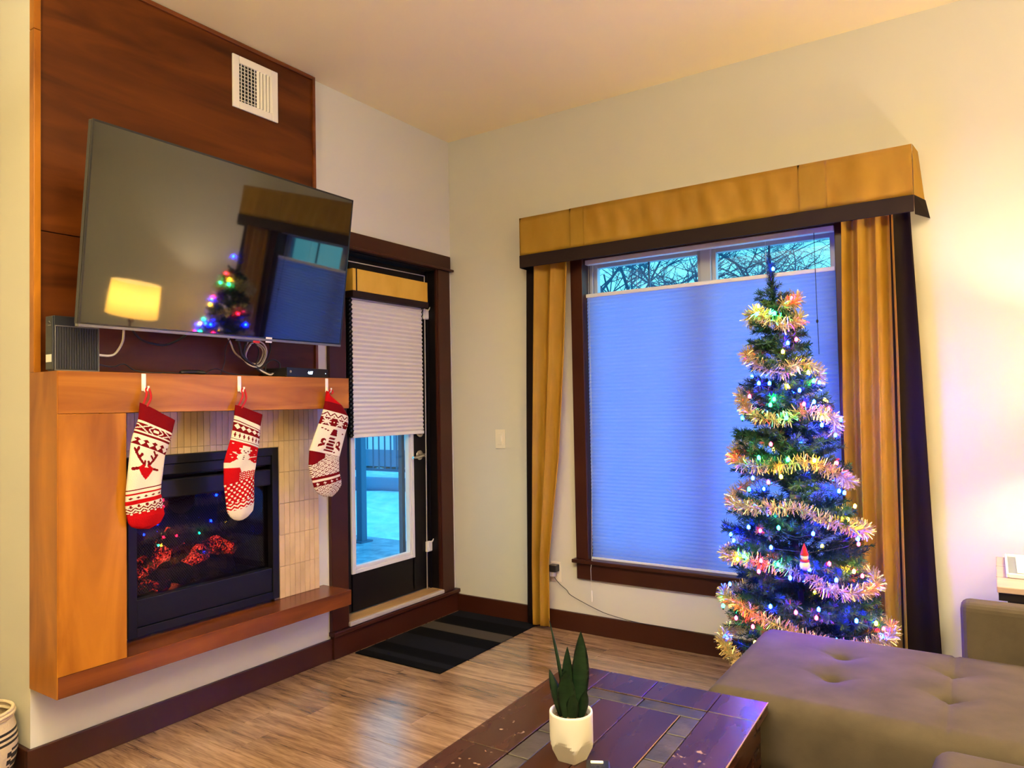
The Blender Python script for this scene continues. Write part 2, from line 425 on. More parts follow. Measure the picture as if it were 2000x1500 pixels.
# lever handle and deadbolt
bm = bmesh.new()
def disc(bm, x0, x1, y, z, r, seg=24):
    tube(bm, [(x0, y, z), (x1, y, z)], r, seg)
disc(bm, SX, SX+.012, -.262, 1.012, .030); disc(bm, SX+.012, SX+.05, -.262, 1.012, .010)
tube(bm, spline([(SX+.048, -.262, 1.012), (SX+.052, -.29, 1.010), (SX+.050, -.335, 1.004), (SX+.046, -.365, 1.004)], 5), .0085, 10)
h = build('door_handle', bm, M['steel'], door); h['label'] = 'nickel lever handle'
bm = bmesh.new(); disc(bm, SX, SX+.018, -.262, 1.155, .030); box(bm, SX+.018, SX+.034, -.268, -.256, 1.138, 1.172, .003)
build('deadbolt', bm, M['steel'], door)
# jamb, stops and outer screen frame
bm = bmesh.new()
box(bm, -.14, .0, DY1-.004, DY1+.012, .17, DZ1); box(bm, -.14, .0, DY0-.012, DY0+.004, .17, DZ1); box(bm, -.14, 0, DY0, DY1, 2.178, DZ1+.012)
box(bm, SX, SX+.014, DY1-.018, DY1, .17, 2.178, .001); box(bm, SX, SX+.014, DY0, DY0+.018, .17, 2.178, .001)
build('jamb', bm, M['darktrim'], door)
bm = bmesh.new(); box(bm, -.16, -.13, -.35, -.325, .2, 2.1); box(bm, -.16, -.13, -.86, -.835, .2, 2.1); box(bm, -.16, -.13, -.86, -.325, .36, .385)
build('storm_frame', bm, M['bluegrey'], door)
# threshold
bm = bx(-.14, .022, DY0, DY1, .145, .170, bev=.003)
th = build('threshold', bm, M['sill'], door); th['label'] = 'worn pale wooden threshold'
bm = bx(.022, .040, DY0-.0, DY1+.0, .146, .168, bev=.004)
build('threshold_strip', bm, M['alu'], door)
# casing
def trim(name, bm): return struct(name, bm, M['trim'])
trim('trim_1', bx(0, .024, -1.066, -.948, .143, 2.185, bev=.003))
trim('trim_2', bx(0, .024, -.155, -.039, .143, 2.185, bev=.003))
bm = bx(0, .028, -1.076, -.032, 2.20, 2.283, bev=.003); box(bm, 0, .04, -1.085, -.012, 2.185, 2.20, .003)
trim('trim_3', bm)
bm = bx(0, .030, -1.062, -.003, 0, .120, bev=.003); box(bm, 0, .044, -1.072, -.003, .120, .143, .004)
trim('trim_4', bm)
# dark inner reveal of casing
trim('trim_5', bx(-.0, .012, -.1645, -.155, .17, 2.185))

# shade on the door
ds = thing('pleated_door_shade', (-.04, -.545, 1.15), 'white pleated shade half lowered over the glass of the door', 'shade')
def pleats(x_front, depth, ya, yb, z0, z1, n, axis='x', amp=.004):
    """closed cellular sheet; surface zigzags around x_front"""
    bm = bmesh.new(); V = []
    nn = n*2
    for i in range(nn+1):
        z = z1-(z1-z0)*i/nn; o = amp if i % 2 else -amp
        sag = 0
        if axis == 'x': V.append([bm.verts.new((x_front+o, ya, z)), bm.verts.new((x_front+o, yb, z)), bm.verts.new((x_front-depth-o, yb, z)), bm.verts.new((x_front-depth-o, ya, z))])
        else: V.append([bm.verts.new((ya, x_front-o, z)), bm.verts.new((yb, x_front-o, z)), bm.verts.new((yb, x_front+depth+o, z)), bm.verts.new((ya, x_front+depth+o, z))])
    for A, B in zip(V, V[1:]):
        bm.faces.new((A[0], B[0], B[1], A[1])); bm.faces.new((A[2], B[2], B[3], A[3]))
    return bm
build('pleated_fabric', pleats(-.035, .016, -.845, -.252, 1.165, 1.955, 32, amp=.0045), M['cell_shade_door'], ds)
build('bottom_rail', bx(-.056, -.030, -.848, -.250, 1.147, 1.166, bev=.003), M['white'], ds)
bm = pleats(-.034, .018, -.862, -.846, 1.15, 1.955, 32, amp=.006)
build('dark_edge', bm, M['darktrim'], ds)
build('dark_edge', pleats(-.036, .016, -.252, -.243, 1.15, 1.955, 32, amp=.005), M['darktrim'], ds)
# small valance box above
dv = thing('door_valance', (-.03, -.54, 1.94), 'small gold valance box with dark bottom band at top of the door', 'valance')
bm = bx(-.068, -.0, -.868, -.232, 1.968, 2.092, bev=.003)
build('fabric_box', bm, M['yellow'], dv)
bm = bx(-.068, .003, -.872, -.228, 1.932, 1.968, bev=.002)
build('trim_band', bm, M['brown_fabric'], dv)
bm = bx(-.0, .0022, -.846, -.838, 1.968, 2.092); build('piping', bm, M['brown_fabric'], dv)
# white cable along the slab
wc = thing('door_cable', (SX+.004, -.19, 1.2), 'thin white cable along the top and right edge of the door', 'cable')
bm = bmesh.new(); tube(bm, [(SX+.005, -.92, 2.142), (SX+.005, -.186, 2.148)], .003, 6); tube(bm, [(SX+.005, -.186, 2.149), (SX+.005, -.188, 1.9), (SX+.005, -.204, .17)], .0035, 6)
build('cable_run', bm, M['cable_white'], wc)
for z, nm in ((1.905, 'upper'), (.435, 'lower')):
    t = thing('door_bracket', (SX, -.185, z), 'small white latch bracket, the %s of two at the right edge of the door' % nm, 'bracket', 'latch brackets on the door')
    bm = bx(SX, SX+.016, -.21, -.158, z-.035, z+.03, bev=.003); box(bm, SX+.016, SX+.022, -.20, -.168, z-.03, z+.026, .002)
    build('bracket_body', bm, M['white'], t)
    bm = bmesh.new(); tube(bm, [(SX+.018, -.17, z+.02), (SX+.03, -.16, z+.045)], .004, 8); build('lever', bm, M['white'], t)

# ================================================================ WINDOW
win = thing('window_1', (1.65, .1, .42), None, None); win['kind'] = 'structure'
bm = bmesh.new()
def frame_y(bm, y0, y1, xa, xb, za, zb, wd, bev=.003):
    box(bm, xa, xa+wd, y0, y1, za, zb, bev); box(bm, xb-wd, xb, y0, y1, za, zb, bev)
    box(bm, xa+wd, xb-wd, y0, y1, za, za+wd, bev); box(bm, xa+wd, xb-wd, y0, y1, zb-wd, zb, bev)
frame_y(bm, .075, .145, WX0, WX1, WZ0, WZ1, .022)
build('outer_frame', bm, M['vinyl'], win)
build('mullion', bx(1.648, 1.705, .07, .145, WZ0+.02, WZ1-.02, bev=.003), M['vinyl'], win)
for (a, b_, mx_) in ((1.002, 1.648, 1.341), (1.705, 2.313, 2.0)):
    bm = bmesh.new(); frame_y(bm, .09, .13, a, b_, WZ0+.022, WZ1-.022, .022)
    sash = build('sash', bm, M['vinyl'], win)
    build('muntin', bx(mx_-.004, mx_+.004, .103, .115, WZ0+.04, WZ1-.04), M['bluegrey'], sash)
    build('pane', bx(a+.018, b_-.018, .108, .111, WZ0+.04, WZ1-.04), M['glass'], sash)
trim('trim_6', bx(.905, WX0+.004, -.022, 0, WZ0+.003, 2.17, bev=.003))
trim('trim_7', bx(WX1-.004, 2.412, -.022, 0, WZ0+.003, 2.17, bev=.003))
trim('trim_8', bx(.905, 2.412, -.022, 0, 2.15, 2.25, bev=.003))
bm = bx(.885, 2.43, -.045, .03, WZ0-.018, WZ0+.003, bev=.004); box(bm, .905, 2.412, -.020, 0, .309, WZ0-.018, .003)
trim('trim_9', bm)
# dark reveals
bm = bmesh.new(); box(bm, WX0-.001, WX0+.004, 0, .075, WZ0, WZ1); box(bm, WX1-.004, WX1+.001, 0, .075, WZ0, WZ1); box(bm, WX0, WX1, 0, .075, WZ1-.004, WZ1+.001)
trim('trim_10', bm)

# top-down pleated shade
ws = thing('pleated_window_shade', (1.65, .03, .42), 'wide pleated shade glowing blue over the large window, lowered from the top', 'shade')
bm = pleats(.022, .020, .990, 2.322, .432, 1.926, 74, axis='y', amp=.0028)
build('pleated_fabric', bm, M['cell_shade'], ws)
build('top_rail', bx(.984, 2.324, .016, .046, 1.926, 1.948, bev=.004), M['wood_white'], ws)
build('bottom_rail', bx(.984, 2.324, .016, .046, .420, .434, bev=.003), M['wood_white'], ws)
build('head_rail', bx(.984, 2.324, .012, .050, 2.118, 2.145, bev=.003), M['wood_white'], ws)
bm = bmesh.new()
tube(bm, [(1.008, .010, 2.12), (1.008, .008, 1.2), (1.010, -.03, .425), (1.012, -.05, .38), (1.014, -.05, .235)], .0012, 5)
build('lift_cord', bm, M['white'], ws)
bm = bmesh.new(); lathe(bm, [(.001, .262), (.005, .255), (.006, .225), (.004, .20), (.0015, .195)], 1.015, -.05, 10); build('tassel', bm, M['white'], ws)
bm = bmesh.new(); tube(bm, [(2.235, .010, 2.12), (2.238, .008, 1.8), (2.242, .008, 1.53)], .0015, 5); cc = build('lift_cord', bm, M['cable_black'], ws)
bm = bmesh.new(); lathe(bm, [(.001, 1.70), (.005, 1.695), (.005, 1.685), (.001, 1.68)], 2.239, .006, 8); build('cord_stop', bm, M['cable_black'], ws)
for xx in (1.30, 2.0):
    bm = bmesh.new(); tube(bm, [(xx, .034, 2.12), (xx, .034, 1.945)], .0008, 4); build('lift_cord', bm, M['white'], ws)

# ================================================================ VALANCE AND CURTAINS
va = thing('window_valance', (1.655, -.066, 2.12), 'long gold fabric valance with dark brown bottom band above the large window', 'valance')
VX0, VX1, VY, VZ0, VZ1, VZB = .632, 2.672, -.133, 2.121, 2.418, 2.194
def wavy_panel(xa, xb, y, za, zb, nx, nz, amp, thick=.006, seedv=0, flare=0):
    rnd = random.Random(seedv); ph = [rnd.uniform(0, 6.28) for _ in range(6)]
    bm = bmesh.new(); F = []
    for i in range(nx+1):
        c = []
        for j in range(nz+1):
            x = xa+(xb-xa)*i/nx; s = j/nz; z = za+(zb-za)*s
            env = math.sin(PI*min(1, s*1.0))*.6+.4*(1-s)
            o = amp*env*(.5*math.sin(x*21+ph[0]+s*1.6)+.35*math.sin(x*37+ph[1]-s*2.5)+.3*math.sin(x*61+ph[2]+s*3))
            e = min(1, min(i, nx-i)/3)
            c.append(bm.verts.new((x, y-abs(amp)*.4-o*e-flare*(1-s), z)))
        F.append(c)
    for i in range(nx):
        for j in range(nz):
            f = bm.faces.new((F[i][j], F[i+1][j], F[i+1][j+1], F[i][j+1])); f.smooth = True
    r = bmesh.ops.solidify(bm, geom=bm.faces[:], thickness=thick)
    return bm
build('board', bx(VX0+.004, VX1-.004, VY+.008, -.001, VZ1-.03, VZ1-.006), M['white'], va)
build('front_panel', wavy_panel(VX0, .98, VY+.002, VZB, VZ1, 30, 8, .004, seedv=3), M['yellow'], va)
build('front_panel', wavy_panel(1.055, 2.205, VY+.002, VZB, VZ1, 150, 8, .015, seedv=1), M['yellow'], va)
build('front_panel', wavy_panel(2.318, VX1, VY+.002, VZB, VZ1, 40, 8, .012, seedv=2), M['yellow'], va)
build('pleat_panel', wavy_panel(.972, 1.062, VY-.004, VZB, VZ1, 10, 8, .0008, seedv=3), M['yellow'], va)
build('pleat_panel', wavy_panel(2.199, 2.324, VY-.004, VZB, VZ1, 12, 8, .0012, seedv=4), M['yellow'], va)
bm = bmesh.new()
box(bm, VX0, VX1, VY-.009, VY+.001, VZ0, VZB, .002)
tb = build('trim_band', bm, M['brown_fabric'], va); tb['label'] = 'dark brown bottom band'
# right return: flares outward at bottom
def quad_solid(pts, thick):
    b = bmesh.new(); vs = [b.verts.new(p) for p in pts]; b.faces.new(vs)
    bmesh.ops.solidify(b, geom=b.faces[:], thickness=thick); return b
def ret(x, sgn, zlo, zhi, f0, f1):
    return quad_solid([(x+sgn*.002, VY, zhi), (x+sgn*f1, -.002, zhi), (x+sgn*f0, -.002, zlo), (x+sgn*.002, VY, zlo)], .003)
build('side_return', ret(VX1, 1, VZB, VZ1, .034, .014), M['yellow'], va)
build('trim_band', ret(VX1+.001, 1, VZ0-.012, VZB, .052, .036), M['brown_fabric'], va)
build('side_return', ret(VX0, -1, VZB, VZ1, .006, .004), M['yellow'], va)
build('trim_band', ret(VX0, -1, VZ0, VZB, .007, .006), M['brown_fabric'], va)

def interp(tab, z):
    tab = sorted(tab)
    if z <= tab[0][0]: return tab[0][1]
    for (a, va_), (b, vb_) in zip(tab, tab[1:]):
        if z <= b: return va_+(vb_-va_)*(z-a)/(b-a)
    return tab[-1][1]
def curtain_sheet(Lt, Rt, z0, z1, folds, amp, nx=72, nz=40, y=-.085, ph=0, hem=.004):
    bm = bmesh.new(); F = []
    for j in range(nz+1):
        s = j/nz; z = z0+(z1-z0)*s; xl, xr = interp(Lt, z), interp(Rt, z); r_ = []
        for i in range(nx+1):
            u = i/nx; a = 2*PI*folds*u+ph+.25*math.sin(2.2*s+u*3)
            o = amp*(math.sin(a)+.28*math.sin(2*a+1.0))*(.8+.25*math.sin(s*2+u*5))
            xo = .22*(xr-xl)/max(folds, 1)*math.sin(a+PI/2)*.35
            zz = z+(hem*math.sin(a) if j == 0 else 0)
            r_.append(bm.verts.new((xl+(xr-xl)*u+xo, y-o, zz)))
        F.append(r_)
    for j in range(nz):
        for i in range(nx):
            f = bm.faces.new((F[j][i], F[j][i+1], F[j+1][i+1], F[j+1][i])); f.smooth = True
    bmesh.ops.solidify(bm, geom=bm.faces[:], thickness=.003)
    return bm
cl = thing('curtain', (.69, -.08, .02), 'gold curtain with a dark brown edge strip left of the large window', 'curtain', 'curtains at the large window')
build('fabric', curtain_sheet([(.03, .628), (.3, .63), (1., .64), (2.1, .668)], [(.03, .758), (.4, .760), (.7, .80), (1.0, .842), (1.57, .89), (2.12, .925)], .022, 2.14, 2.5, .026, ph=-1.2, y=-.075), M['yellow'], cl)
build('edge_strip', curtain_sheet([(.02, .578), (1.2, .598), (2.12, .618)], [(.02, .640), (.98, .662), (2.12, .70)], .02, 2.14, .8, .008, nx=14, y=-.05), M['brown_fabric'], cl)
crt = thing('curtain', (2.5, -.08, .02), 'gold curtain with a wide dark brown border right of the large window behind the tree', 'curtain', 'curtains at the large window')
build('fabric', curtain_sheet([(.02, 2.36), (.5, 2.355), (1.3, 2.357), (2.12, 2.375)], [(.02, 2.585), (.8, 2.585), (1.5, 2.588), (2.12, 2.585)], .02, 2.14, 3.0, .032, ph=1.4, y=-.075), M['yellow'], crt)
build('edge_strip', curtain_sheet([(.02, 2.570), (2.12, 2.575)], [(.02, 2.725), (.8, 2.697), (1.5, 2.676), (2.12, 2.655)], .02, 2.14, 1.0, .012, nx=24, ph=2.0, y=-.075), M['brown_fabric'], crt)

# ================================================================ WALL PANEL, VENT, SURROUND
wp = thing('wood_wall_panel', (0, -1.8, 1.466), 'tall dark red brown wood panelling on the wall behind the television', 'panelling')
build('panel', bx(0, .024, YW+.004, -1.168, 1.4655, 1.99), M['panel_wood'], wp)
build('panel', bx(0, .024, YW+.004, -1.168, 1.994, H-.022), M['panel_wood'], wp)
build('edge_trim', bx(0, .036, -1.168, -1.152, 1.4655, H-.003, bev=.002), M['hearth_wood'], wp)
build('edge_trim', bx(0, .036, YW, -1.168, H-.022, H-.003, bev=.002), M['hearth_wood'], wp)
et = build('edge_trim', bx(-.0, .036, YW-.004, YW+.02, 1.4655, 2.735, bev=.002), M['orange_wood'], wp); et['label'] = 'lighter orange edge strip'
build('edge_trim', bx(-.0, .036, YW-.004, YW+.02, 2.737, H-.022, bev=.002), M['orange_wood'], wp)

vn = thing('air_vent', (.03, -1.515, 2.73), 'white square air vent high on the wood panelling', 'vent')
bm = bmesh.new(); frame(bm, .024, .034, -1.643, -1.388, 2.73, 2.982, .036, bev=.003); build('vent_frame', bm, M['vent'], vn)
build('vent_back', bx(.0242, .0252, -1.612, -1.42, 2.76, 2.95), M['blackmetal2'], vn)
for i in range(10):
    yy = -1.6+i*.0185
    b = bx(-.0009, .0009, -.0065, .0065, 2.766, 2.946); b.transform(Matrix.Translation((.0312, yy+.004, 0)) @ Matrix.Rotation(R(38 if i < 5 else -38), 4, 'Z'))
    build('louvre', b, M['vent'], vn)
bm = bmesh.new()
for i in range(10): box(bm, .0255, .0262, -1.606, -1.50, 2.775+i*.0175, 2.779+i*.0175)
o = build('cross_bars', bm, M['vent'], vn)

fs = thing('fireplace_surround', (.1, -1.8, .32), 'orange stained wooden fireplace surround with mantel, side pillar and dark hearth shelf', 'fireplace')
ZH0, ZH1, ZM0, ZM1, XS = .3239, .3978, 1.3127, 1.4652, .2069
build('mantel_beam', bx(0, XS-.001, YW+.0005, -1.104, ZM0, ZM1, bev=.0015, seg=1), M['orange_woodh'], fs)
build('side_board', bx(0, XS-.0012, YW-.003, YW+.0005, ZH0, ZM1), M['orange_wood'], fs)
build('pillar', bx(0, XS, YW+.0005, -2.238, ZH1+.001, ZM0-.001, bev=.0015, seg=1), M['orange_wood'], fs)
hs_ = build('hearth_shelf', bx(0, XS-.001, YW+.0005, -1.104, ZH0, ZH1, bev=.0015, seg=1), M['hearth_wood'], fs); hs_['label'] = 'dark stained hearth shelf'
# tile surround, individual kit-kat tiles
TY0, TY1, TZ0, TZ1 = -2.236, -1.157, ZH1, ZM0
build('tile_bed', (lambda b: (box(b, 0, .024, TY0, -2.146, TZ0, TZ1), box(b, 0, .024, -1.43, TY1, TZ0, TZ1), box(b, 0, .024, -2.146, -1.43, 1.13, TZ1), b)[3])(bmesh.new()), M['grout'], fs)
tw, thh = .0308, .152
tcache = {}
def tile_mesh(hh):
    k = round(hh, 3)
    if k not in tcache:
        b = bx(0, .008, .0006, tw-.0006, .0006, hh-.0006, bev=.0009, seg=1); me = bpy.data.meshes.new('tile'); b.to_mesh(me); b.free(); me.materials.append(M['tile']); tcache[k] = me
    return tcache[k]
nrow = 6; hh = (TZ1-TZ0)/nrow
for i in range(35):
    ty = TY1-(i+1)*tw
    for k in range(nrow):
        z0 = TZ0+k*hh; h1 = hh
        if ty < -1.43 and ty+tw > -2.146:
            if z0+hh <= 1.132: continue
            if z0 < 1.132: h1 = z0+hh-1.132; z0 = 1.132
        inv = W[fs.name].inverted() @ Vector((.0235+random.uniform(0, .0008), ty, z0))
        link('tile', tile_mesh(h1), fs, inv)

# electric fireplace insert
ef = thing('electric_fireplace', (.03, -1.79, .41), 'black electric fireplace insert with glowing red ember logs', 'fireplace')
FY0, FY1, FZ0, FZ1 = -2.150, -1.422, .412, 1.131
bm = bmesh.new(); frame(bm, .0, .052, FY0, FY1, FZ0, FZ1, .036, bev=.002); build('outer_frame', bm, M['blackmetal'], ef)
build('top_louvre', bx(.004, .046, FY0+.036, FY1-.036, 1.050, 1.095, bev=.004), M['blackmetal'], ef)
build('top_louvre', bx(.010, .042, FY0+.036, FY1-.036, .952, 1.030, bev=.006), M['blackmetal'], ef)
build('bottom_panel', bx(.004, .046, FY0+.036, FY1-.036, .448, .560, bev=.004), M['blackmetal'], ef)
bm = bmesh.new(); box(bm, -.40, -.39, FY0+.03, FY1-.03, .45, 1.1); box(bm, -.4, .0, FY0+.02, FY0+.03, .45, 1.1); box(bm, -.4, 0, FY1-.03, FY1-.02, .45, 1.1); box(bm, -.4, 0, FY0+.03, FY1-.03, .54, .55); box(bm, -.4, 0, FY0+.03, FY1-.03, 1.04, 1.05)
build('firebox', bm, M['blackmetal2'], ef)
build('front_glass', bx(.012, .015, FY0+.036, FY1-.036, .560, .952), M['firescreen'], ef)
# mesh screen behind glass
M['mesh_metal'] = mat('fine_grey_mesh', (.10, .09, .10), .4, metal=.5)
bm = bmesh.new()
yy = FY0+.04
def thin(bm, a, b, wd):
    a = Vector(a); b = Vector(b); d = (b-a).normalized(); n = Vector((1, 0, 0)).cross(d).normalized()*wd
    bm.faces.new([bm.verts.new(a-n), bm.verts.new(b-n), bm.verts.new(b+n), bm.verts.new(a+n)])
z0, z1, ya, yb = .565, .95, FY0+.037, FY1-.037
for i in range(-46, 80):
    for sgn in (1, -1):
        y0_ = ya+i*.011; pts = []
        dz = z1-z0
        if sgn == 1: p, q = (y0_, z0), (y0_+dz*.8, z1)
        else: p, q = (y0_+dz*.8, z0), (y0_, z1)
        # clip to ya..yb
        (py, pz), (qy, qz) = p, q
        if py > qy: py, pz, qy, qz = qy, qz, py, pz
        if qy <= ya or py >= yb: continue
        if py < ya: pz += (qz-pz)*(ya-py)/(qy-py); py = ya
        if qy > yb: qz = pz+(qz-pz)*(yb-py)/(qy-py); qy = yb
        thin(bm, (-.012, py, pz), (-.012, qy, qz), .0006)
o = build('mesh_screen', bm, M['mesh_metal'], ef); o['kind'] = 'stuff'
# logs
def log(pts, r, m, nm='log', label=None):
    rnd = random.Random(len(pts)*7+int(r*1000)); P = spline(pts, 6); bm = bmesh.new()
    tube(bm, P, [r*(1+.22*math.sin(i*1.3+r*90)+rnd.uniform(-.10, .10)) for i in range(len(P))], 12)
    for v in bm.verts: v.co += Vector((rnd.uniform(-1, 1), rnd.uniform(-1, 1), rnd.uniform(-1, 1)))*r*.14
    o = build(nm, bm, m, ef, smooth=False)
    if label: o['label'] = label
    return o
M['char'] = mat('charred_bark', (.012, .007, .005), .9, (.05, .022, .014), (25, 25, 25), 1, bump=1, bscale=60, bdist=.006)
log([(-.10, -2.08, .60), (-.12, -1.95, .68), (-.13, -1.84, .755)], .045, M['embers'], label='log glowing red')
log([(-.16, -2.02, .66), (-.18, -1.86, .735), (-.18, -1.70, .70)], .045, M['char'])
log([(-.10, -1.92, .74), (-.10, -1.82, .76), (-.12, -1.76, .71)], .04, M['char'])
log([(-.08, -1.82, .625), (-.10, -1.70, .69), (-.12, -1.56, .66)], .036, M['embers'])
log([(-.07, -2.05, .585), (-.08, -1.90, .60), (-.07, -1.75, .60), (-.09, -1.60, .60)], .038, M['char'])
log([(-.20, -1.80, .63), (-.2, -1.65, .71), (-.18, -1.54, .69)], .04, M['char'])
log([(-.06, -2.10, .575), (-.055, -2.0, .585), (-.06, -1.92, .575)], .028, M['embers'])
point('ember_glow', (-.14, -1.85, .60), .5, (1, .12, .04), .05)

# ================================================================ TELEVISION
T = Vector((.326, -1.83, 1.975)); al, be = .017, .142
ry = Vector((-math.sin(al), math.cos(al), 0)); nn_ = Vector((math.cos(al), math.sin(al), 0)); upv = Vector((0, 0, 1))*math.cos(be)+nn_*math.sin(be); nv = ry.cross(upv)
TM = Matrix.Identity(4)
for i in range(3): TM[i][0] = nv[i]; TM[i][1] = ry[i]; TM[i][2] = upv[i]
TM.translation = T
tv = bpy.data.objects.new('television', None); col.objects.link(tv); tv.matrix_world = TM; W[tv.name] = TM
tag(tv, 'large flat black television tilted forward on the wood panelling above the mantel', 'television')
def tvpart(nm, b, m): b.transform(TM); return build(nm, b, m, tv)
TWd, TH_ = 1.235/2, .712/2
tvpart('housing', bx(-.030, -.003, -TWd, TWd, -TH_, TH_, bev=.004), M['bezel'])
tvpart('rear_housing', bx(-.065, -.030, -.42, .42, -.30, .16, bev=.012), M['blackplastic'])
bm = bmesh.new(); frame(bm, -.003, .0012, -TWd, TWd, -TH_, TH_, .007, bev=.0005); tvpart('bezel', bm, M['bezel'])
tvpart('screen', bx(-.003, 0, -TWd+.007, TWd-.007, -TH_+.010, TH_-.007), M['screen'])
tvpart('bottom_edge', bx(-.02, .0025, -TWd, TWd, -TH_-.006, -TH_+.004, bev=.001), M['silver'])
tvpart('label_sticker', bx(.0012, .002, .172, .205, -TH_-.012, -TH_+.012), M['white'])
tvpart('label_sticker', bx(.0012, .002, .118, .150, -TH_-.004, -TH_+.003), M['white'])
o = tvpart('label_sticker', bx(.0008, .0018, .108, .142, -TH_-.018, -TH_-.008), M['red']); o['label'] = 'small red sticker'
tvpart('sensor_bump', bx(-.015, .0005, .02, .14, -TH_-.016, -TH_-.004, bev=.003), M['blackplastic'])
bm = bmesh.new(); box(bm, .024, .04, -2.05, -1.62, 1.80, 2.12, .003); box(bm, .04, .25, -2.0, -1.97, 1.85, 1.88, .003); box(bm, .04, .25, -1.70, -1.67, 1.85, 1.88, .003)
tube(bm, [(.04, -1.985, 1.9), (.27, -1.985, 2.08)], .010, 8); tube(bm, [(.04, -1.685, 1.9), (.27, -1.685, 2.08)], .010, 8)
build('wall_mount', bm, M['blackplastic'], tv)

# ================================================================ THINGS ON THE MANTEL
md = thing('modem', (.15, -2.39, ZM1), 'tall black modem with grilled side standing at left end of the mantel', 'modem')
my0, my1, mx0, mx1, mz1 = -2.474, -2.318, .118, .170, 1.664
build('body', bx(mx0, mx1-.004, my0+.002, my1, ZM1, mz1, bev=.003), M['blackplastic'], md)
build('front_cover', bx(mx0, mx1-.002, my0-.005, my0+.002, ZM1+.006, mz1-.002, bev=.002), M['greyplastic'], md)
bm = bmesh.new(); frame(bm, mx1-.004, mx1+.001, my0+.003, my1, ZM1+.002, mz1-.035, .0035, bev=.0008); build('edge_frame', bm, M['silver'], md)
for i in range(17):
    y_ = my0+.010+i*.0086
    build('grille_rib', bx(mx1-.004, mx1-.0008, y_, y_+.0045, ZM1+.010, mz1-.04), M['greyplastic'], md)
build('label_sticker', bx(mx0+.006, mx1-.006, my0-.0062, my0-.005, ZM1+.033, ZM1+.060), M['white'], md)
bm = bmesh.new(); tube(bm, [(mx0+.024, my0-.0055, mz1-.028), (mx0+.030, my0-.0055, mz1-.020), (mx0+.036, my0-.0055, mz1-.028)], .0015, 5); box(bm, mx0+.02, mx0+.042, my0-.0058, my0-.005, mz1-.036, mz1-.034)
build('emblem', bm, M['silver'], md)

stb = thing('set_top_box', (.09, -1.35, ZM1), 'flat black cable box with lit digits at right end of the mantel', 'media box', rot=(0, 0, R(9.7)))
Wst = W[stb.name]
def sp(nm, b, m, par=stb): b.transform(Wst); return build(nm, b, m, par)
sp('case', bx(-.075, .078, -.148, .146, .004, .044, bev=.003), M['blackplastic'])
sp('front_panel', bx(.078, .083, -.150, .148, .002, .046, bev=.0015), M['bezel'])
bm = bmesh.new(); tube(bm, [(.083, -.125, .026), (.085, -.125, .026)], .0065, 16); sp('power_button', bm, M['silver'])
tcv = bpy.data.curves.new('digits', 'FONT'); tcv.body = '4:07'; tcv.size = .022; tcv.extrude = .0003; tcv.align_x = 'CENTER'
to = bpy.data.objects.new('digits', tcv); col.objects.link(to)
bpy.context.view_layer.update()
dg = bpy.context.evaluated_depsgraph_get(); tme = bpy.data.meshes.new_from_object(to.evaluated_get(dg)); bpy.data.objects.remove(to)
tme.materials.clear(); tme.materials.append(M['led_text']); tme.name = 'clock_digits'
o = link('clock_digits', tme, stb); o.matrix_local = Matrix.Translation((.0838, .015, .017)) @ Matrix.Rotation(R(90), 4, 'Z') @ Matrix.Rotation(R(90), 4, 'X')
bm = bx(.083, .0838, .128, .132, .022, .026); sp('status_light', bm, M['led_text'])
for sx_, sy_ in ((-.06, -.13), (.06, -.13), (-.06, .13), (.06, .13)):
    bm = bmesh.new(); tube(bm, [(sx_, sy_, 0), (sx_, sy_, .005)], .006, 8); sp('foot', bm, M['blackplastic'])

def cable(nm, pts, r, m, label, n=8):
    bm = bmesh.new(); tube(bm, spline(pts, n), r, 8)
    o = build(nm, bm, m); return tag(o, label, 'cable', 'loose cables on the mantel')
zc = ZM1
cable('cable', [(.16, -2.318, 1.53), (.15, -2.27, 1.530), (.13, -2.235, 1.545), (.12, -2.205, 1.59), (.12, -2.20, 1.64), (.15, -2.21, 1.68)], .0045, M['cable_white'], 'thick white cable curving from the modem up behind the television')
cable('cable', [(.18, -2.22, 1.66), (.14, -2.15, 1.605), (.12, -2.08, 1.588), (.12, -2.02, 1.59), (.15, -1.96, 1.63), (.17, -1.94, 1.68)], .0045, M['cable_black'], 'black cable sagging under left half of the television')
cable('cable', [(.14, -2.316, 1.497), (.13, -2.25, 1.490), (.12, -2.20, 1.502), (.12, -2.16, 1.480), (.15, -2.12, zc+.005), (.16, -2.05, zc+.006), (.15, -1.98, zc+.005)], .0028, M['cable_black'], 'thin black cord running from the modem onto the mantel')
bm = bmesh.new(); tube(bm, spline([(.15, -1.985, zc+.008), (.15, -1.95, zc+.012), (.14, -1.90, zc+.012), (.15, -1.87, zc+.009)], 4), [.007]*1+[.009]*11+[.007], 8)
tag(build('cable_joint', bm, M['cable_black']), 'black inline cable splice lying on the mantel left of the cable coil', 'connector')
cable('cable', [(.14, -1.865, zc+.006), (.13, -1.83, zc+.025), (.12, -1.79, zc+.030), (.13, -1.74, zc+.012), (.15, -1.66, zc+.004), (.14, -1.6, zc+.004)], .0025, M['cable_black'], 'thin black cord arching on the mantel beside the splice')
cable('cable', [(.12, -1.78, zc+.004), (.10, -1.745, zc+.06), (.10, -1.735, 1.60), (.14, -1.72, 1.66)], .002, M['cable_black'], 'thin black cord rising from the mantel left of the cable coil')
cable('cable', [(.10, -1.74, 1.66), (.10, -1.715, 1.62), (.09, -1.685, 1.575), (.10, -1.64, 1.54), (.12, -1.59, 1.505), (.13, -1.53, zc+.012), (.12, -1.50, zc+.02)], .004, M['cable_white'], 'white cable slanting down to the back of the cable box')
